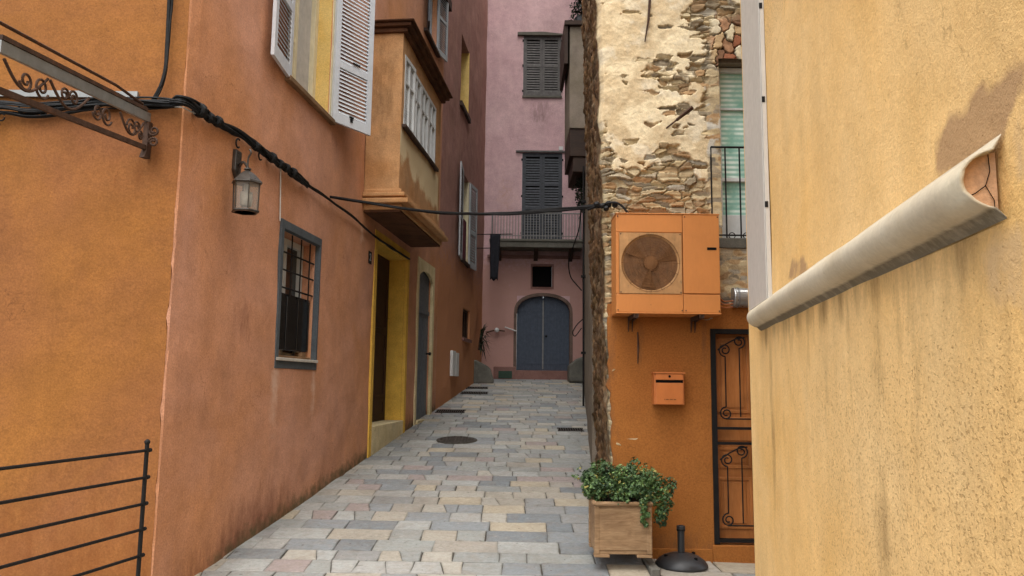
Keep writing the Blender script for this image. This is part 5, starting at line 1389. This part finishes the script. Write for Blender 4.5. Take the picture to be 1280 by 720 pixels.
def fw_(u, v, d=.06):
    s, z = F0.px(u, v, d); return F0.W(s, d, z)
rnd = random.Random(4)
path = [fw_(214, 129), lw(229, 128, .07), lw(250, 138), lw(268, 150), lw(290, 163), lw(310, 175), lw(333, 192), lw(356, 209), lw(384, 231), lw(412, 250), lw(440, 270), lw(466, 293), lw(490, 310), lw(512, 324)]
t = thing('cable_bundle', path[4], 'thick tangled black cable bundle sagging along the salmon wall past the lantern', 'cables')
g = MB(); bundle(g, path[:9], 13, .0105, .055, rnd, 2.4); bundle(g, path[8:], 4, .011, .02, rnd); g.build('wires', M['cable'], t)
g = MB(); bundle(g, path[:7], 1, .006, .055, rnd, .5); g.build('white_wire', M['white_cable'], t)
g = MB()
for u, v in ((250, 138), (262, 147), (272, 152), (320, 183), (340, 197), (350, 205), (358, 210), (366, 216)):
    c = lw(u, v, .06); mm_ = rnd.uniform(.04, .06); ax = (lw(u + 10, v + 8) - lw(u - 10, v - 8)).normalized()
    g.lathe(c - ax * .03, [(mm_ * .8, 0), (mm_, .01), (mm_, .05), (mm_ * .8, .06)], 9, ax=ax)
g.build('tape_wrap', M['cable'], t)
g = MB()
for u, v in ((298, 176), (326, 192)):
    g.spiral(L, lw(u, v).dot(L.s) - A.dot(L.s), lw(u, v).z - .03, .05, .05, .03, 60, .7, .008)
g.build('hook', M['iron'], t)
fpath = [fw_(-220, 130), fw_(-100, 134), fw_(0, 134), fw_(40, 138), fw_(90, 133), fw_(130, 128), fw_(170, 128), fw_(200, 128), fw_(221, 128)]
t = thing('facade_cables', fpath[6], 'bunch of black cables strung along the ochre wall behind the rusty canopy', 'cables')
g = MB(); bundle(g, fpath, 14, .0095, .075, rnd, .6); g.build('wires', M['cable'], t)
g = MB(); g.box(F0, F0.px(-220, 118)[0], F0.px(174, 118)[0], .004, .03, F0.px(100, 123)[1], F0.px(100, 115)[1]); g.build('batten', M['zinc'], t)
g = MB()
for u, v in ((8, 150), (2, 158), (33, 140), (60, 143)): g.spiral(F0, F0.px(u, v)[0], F0.px(u, v)[1], .06, .03, .025, 40, .9, .006)
g.build('loop', M['cable'], t)
vp = [fw_(213, -60), fw_(213, 0), fw_(211, 30), fw_(209, 60), fw_(207, 85), fw_(202, 105), fw_(195, 120), fw_(190, 128)]
g = MB(); bundle(g, vp, 6, .011, .022, rnd); tag(g.build('cable_drop', M['cable']), 'twisted black cables dropping down the ochre wall from above', 'cables')
# cable across the alley
Ys = [(408, 246, 9.15), (440, 251, 9.0), (470, 255, 8.9), (520, 262, 8.7), (570, 266, 8.4), (630, 266, 8.05), (690, 263, 7.7), (735, 259, 7.4), (762, 257, 7.18)]
pts = [at(*q) for q in Ys]
g = MB(); bundle(g, pts, 5, .0115, .024, rnd, .8); g.tube(smooth_path([at(735, 262, 7.4), at(752, 256, 7.22), at(768, 253, 7.16), at(778, 258, 7.16), at(786, 268, 7.16)]), .012, 6)
for u, v in ((745, 256), (752, 258), (760, 255), (768, 257), (757, 261)): g.lathe(at(u, v, 7.2) - Vector((.02, 0, 0)), [(.015, 0), (.026, .01), (.026, .04), (.015, .05)], 8, ax=(1, -.1, .2))
tag(g.build('overhead_cable', M['cable']), 'black cables spanning the alley from the left wall to the stone corner', 'cable')
g = MB(); g.tube(smooth_path([lw(351, 205, .02), lw(350.5, 240, .012), lw(350, 276, .012)]), .007, 6); tag(g.build('thin_cord', M['white_cable']), 'thin pale cord hanging down to the barred window', 'cord')

# ------------------------------------------------------------------ canopy over the facade door
cx0 = -2.85
def cp(y, z, dx_=0): return Vector((cx0 + dx_, y, z))
zw, zo = 3.61, 3.42; ywl, yo = 5.72, 4.12
t = thing('door_canopy', cp(ywl, zw), 'rusty wrought iron canopy bracket with grey edge on the ochre wall', 'canopy')
SF = Frame((cx0, 5.755, 0), (0, -1, 0), (1, 0, 0))          # s outwards from the wall, d to the right
def zs(s, dz=0): return zw - .03 - (zw - zo) / (ywl - yo) * s + dz
smax = 1.75
g = MB(); g.prism(SF, [(.02, zs(.02)), (smax, zs(smax)), (smax, zs(smax, .075)), (.02, zs(.02, .075))], -.012, .012); g.build('zinc_edge', M['zinc'], t, bevel=.003)
g = MB(); g.prism(SF, [(.08, zs(.08, .078)), (smax, zs(smax, .078)), (smax, zs(smax, .105)), (.08, zs(.08, .105))], -.03, .016)
g.prism(SF, [(.06, zs(.06, -.225)), (smax, zs(smax, -.225)), (smax, zs(smax, -.19)), (.06, zs(.06, -.19))], -.012, .014)
g.tube([SF.W(.1, -.02, zs(.1, .13)), SF.W(.5, -.02, zs(.5, .17)), SF.W(smax, -.02, zs(smax, .18))], .011, 6)
g.prism(SF, [(.0, zs(0, -.29)), (.1, zs(.1, -.29)), (.065, zs(.05, -.23)), (.06, zs(.05, .0)), (.0, zs(0, .0))], -.02, .02)
g.build('frame', M['rust'], t)
g = MB()
for sc, dz, rr, a0, tr in ((.28, -.10, .07, 0, 1.5), (.20, -.08, .05, 180, -1.5), (.14, -.13, .035, 90, 1.4), (.62, -.09, .07, 200, 1.5), (.74, -.09, .06, -20, -1.5), (1.02, -.07, .05, 0, 1.4), (1.12, -.07, .045, 180, -1.4), (1.35, -.09, .07, 200, 1.5), (1.5, -.09, .06, -20, -1.5)):
    g.spiral(SF, sc, zs(sc, dz), 0, rr, rr * .25, a0, tr, .008)
for s0_, s1_ in ((.10, .45), (.85, 1.28), (1.3, 1.7)):
    pts = [SF.W(s0_ + (s1_ - s0_) * i / 12, 0, zs(s0_ + (s1_ - s0_) * i / 12, -.02 - .13 * math.sin(math.pi * i / 12))) for i in range(13)]; g.tube(pts, .009, 6)
# scrolls at the wall end, turned sideways
for dz, tr in ((-.08, 1.4), (-.17, -1.4)): g.spiral(Frame((cx0, 5.68, 0), (1, 0, 0)), .07, zs(.05, dz), 0, .038, .012, 180, tr, .009)
g.build('scrollwork', M['rust'], t)
g = MB(); g.box(Frame((cx0, 0, 0), (1, 0, 0)), -2.0, -.03, -(5.755 - smax) - .02, -(5.755 - smax) + .02, zs(smax), zs(smax, .075)); g.build('front_rail', M['zinc'], t)

# ------------------------------------------------------------------ stair railing at lower left
rp = Vector((-2.545, 5.3, 0)); rdir = Vector((-.235, -1, 0)).normalized()
t = thing('stair_railing', rp, 'thin black iron railing with five bars in front of the ochre wall', 'railing')
ptop = at(184, 555, 5.3); pbot = at(172.5, 720, 5.3); rp = Vector((ptop.x, 5.3, 0)); d_ = (ptop - pbot); zb_ = -.1
g = MB(); g.tube([pbot + d_ * ((zb_ - pbot.z) / d_.z), ptop], .014, 8); g.lathe(ptop, [(.012, -.005), (.02, .008), (.02, .02), (.008, .032)], 10); g.build('post', M['iron'], t, smooth=False)
for v in (563, 597, 630, 662, 695):
    u = 184 - (v - 555) * 11.5 / 165; a_ = at(u, v, 5.3); g = MB()
    b_ = a_ + rdir * 2.2; sag = Vector((0, 0, .004)); g.tube([a_ - rdir * .03, a_.lerp(b_, .5) - sag, b_], .0105, 7); g.lathe(a_ - rdir * .045, [(.004, 0), (.014, .006), (.014, .02), (.01, .024)], 8, ax=rdir); g.build('rail', M['iron'], t)
g = MB(); b_ = rp + rdir * 2.19; g.tube([(b_.x, b_.y, -.1), (b_.x, b_.y, 1.2)], .014, 8); g.build('post', M['iron'], t)

# ------------------------------------------------------------------ street ironwork
nrm = Vector((0, -SL, 1)).normalized(); tyv = Vector((0, 1, SL)).normalized()
t = thing('manhole_cover', MANHOLE, 'round cast iron manhole cover in the middle of the paving', 'manhole cover')
g = MB(); g.lathe(MANHOLE + nrm * .003, [(.33, -.02), (.33, .006), (.325, .008), (.0, .008)], 36, ax=nrm); g.build('frame_ring', M['mortar'], t)
g = MB(); g.lathe(MANHOLE + nrm * .0115, [(.30, -.002), (.30, .006), (.0, .006)], 36, ax=nrm); 
for i in range(-5, 6):
    for j in range(-5, 6):
        if math.hypot(i, j) < 5.2 and (i + j) % 2 == 0:
            c = MANHOLE + nrm * .018 + Vector((1, 0, 0)) * i * .05 + tyv * j * .05
            g.lathe(c, [(.026, -.001), (.022, .006), (.0, .006)], 6, ax=nrm)
g.build('lid', M['cast'], t)
labels = ['dark channel grating on the street beside the cream doorway', 'dark channel grating across the left gutter below the white meter box', 'dark channel grating near the left guard stone', 'small dark drain grating near the foot of the rubble wall']
for (c, w_, d_), lab in zip(DR, labels):
    t = thing('drain_grating', c, lab, 'drain grating', 'drain gratings in the paving')
    X_ = Vector((1, 0, 0)); Yv = tyv
    fr = lambda a, b, h: c + X_ * a + Yv * b + nrm * h
    g = MB()
    def bx(a0, a1, b0, b1, h0, h1): g.add([fr(a, b, h) for h in (h0, h1) for b in (b0, b1) for a in (a0, a1)], [(0, 1, 3, 2), (4, 6, 7, 5), (0, 4, 5, 1), (2, 3, 7, 6), (0, 2, 6, 4), (1, 5, 7, 3)])
    bx(-w_ / 2, w_ / 2, -d_ / 2, d_ / 2, -.02, .008); g.build('pit', M['black'], t)
    g = MB(); bx(-w_ / 2 - .02, w_ / 2 + .02, -d_ / 2 - .02, -d_ / 2, -.02, .016); bx(-w_ / 2 - .02, w_ / 2 + .02, d_ / 2, d_ / 2 + .02, -.02, .016)
    nb_ = int(w_ / .04)
    for i in range(nb_ + 1): a = -w_ / 2 + w_ * i / nb_; bx(a - .008, a + .008, -d_ / 2 - .001, d_ / 2 + .001, .0, .014)
    g.build('bars', M['cast'], t)

# ------------------------------------------------------------------ far small things
# clothes pole with dark cloth
cs0 = ML.px(592, 293)[0]; a_ = ML.W(cs0, 0, ML.px(592, 293)[1]); b_ = at(614, 293, a_.y - .1)
t = thing('clothes_pole', a_, 'thin dark poles sticking out of the alley wall with a dark cloth', 'clothes pole')
g = MB(); g.tube([a_, a_ + L.n * 1.05], .014, 6); z2 = ML.px(595, 314)[1]; a2 = ML.W(cs0, 0, z2); g.tube([a2, a2 + L.n * .55], .014, 6); g.build('pole', M['iron'], t)
g = MB(); vs = []; 
for j in range(14):
    for i in range(7):
        tt = j / 13; wv = .03 * math.sin(i * 2.1 + j * .4) * (.3 + tt)
        pnt = a_ + L.n * (.45 + .28 * i / 6 * (1 - .25 * tt) + .02 * tt) + L.s * wv + Vector((0, 0, .01 - 1.25 * tt * (1 - .03 * math.sin(i * 1.7))))
        vs.append(pnt)
g.add(vs, [(j * 7 + i, j * 7 + i + 1, (j + 1) * 7 + i + 1, (j + 1) * 7 + i) for j in range(13) for i in range(6)])
cl = g.build('hanging_cloth', M['dark_cloth'], None, smooth=True); sm = cl.modifiers.new('thick', 'SOLIDIFY'); sm.thickness = .008
c = Vector(a_) + L.n * .6
for v in cl.data.vertices: v.co -= c
cl.location = c
tag(cl, 'long dark cloth hanging from the pole at the alley wall', 'cloth')
# spiky plant at the corner
sp_ = at(601, 424, 20.8); sp_.x = max(sp_.x, left_x(20.8) + .05)
t = thing('spiky_plant', Vector((sp_.x, sp_.y, sp_.z)), 'spiky dark leaved plant growing out of the corner by the pink house', 'plant')
g = MB(); rnd = random.Random(2)
for k in range(38):
    a = rnd.uniform(-1.6, 1.4); el_ = rnd.uniform(-1.3, 1.35); ln = rnd.uniform(.28, .52)
    d = Vector((math.cos(a) * math.cos(el_), math.sin(a) * math.cos(el_) - .25, math.sin(el_))).normalized(); sd_ = d.cross(Vector((0, 0, 1))).normalized() * .022
    o_ = sp_ + Vector((0, 0, rnd.uniform(-.2, .2))); mid = o_ + d * ln * .55 + Vector((0, 0, .03)); tip = o_ + d * ln - Vector((0, 0, .06))
    g.add([o_ - sd_ * .6, o_ + sd_ * .6, mid + sd_, mid - sd_, tip, mid + d.cross(sd_).normalized() * .006], [(0, 1, 2, 5), (0, 5, 3), (5, 2, 4), (3, 5, 4)])
g.build('leaves', M['darkfoliage'], t); g = MB(); g.tube([sp_ + Vector((-.05, .05, -.3)), sp_ + Vector((0, 0, .15))], [.035, .02], 7); g.build('stem', M['timber'], t)
# water pipe with white tap on pink wall
t0_ = p(611, 415); t1_ = p(632, 414)
t = thing('wall_tap', PF.W(p(621, 413)[0], 0, p(621, 413)[1]), 'thin brown pipe with round white fitting on the pink wall', 'pipe')
g = MB(); g.tube(smooth_path([PF.W(p(608, 416)[0], .05, p(608, 416)[1]), PF.W(p(614, 414)[0], .06, p(614, 414)[1]), PF.W(p(621, 413)[0], .06, p(621, 413)[1]), PF.W(p(631, 414)[0], .04, p(631, 414)[1])]), .02, 7); g.build('pipe', M['rust'], t)
q = p(621, 413); g = MB(); g.lathe(PF.W(q[0], .04, q[1]), [(.03, 0), (.065, .02), (.07, .05), (.05, .08), (.0, .085)], 14, ax=(0, -1, 0)); g.build('fitting', M['white'], t, smooth=True)
q0 = p(631, 409); q1 = p(645, 414); g = MB(); g.tube([PF.W(q0[0], .06, q0[1]), PF.W(q1[0], .06, q1[1])], .02, 7); tag(g.build('white_pipe', M['white']), 'short slanted white pipe left of the arched door', 'pipe')
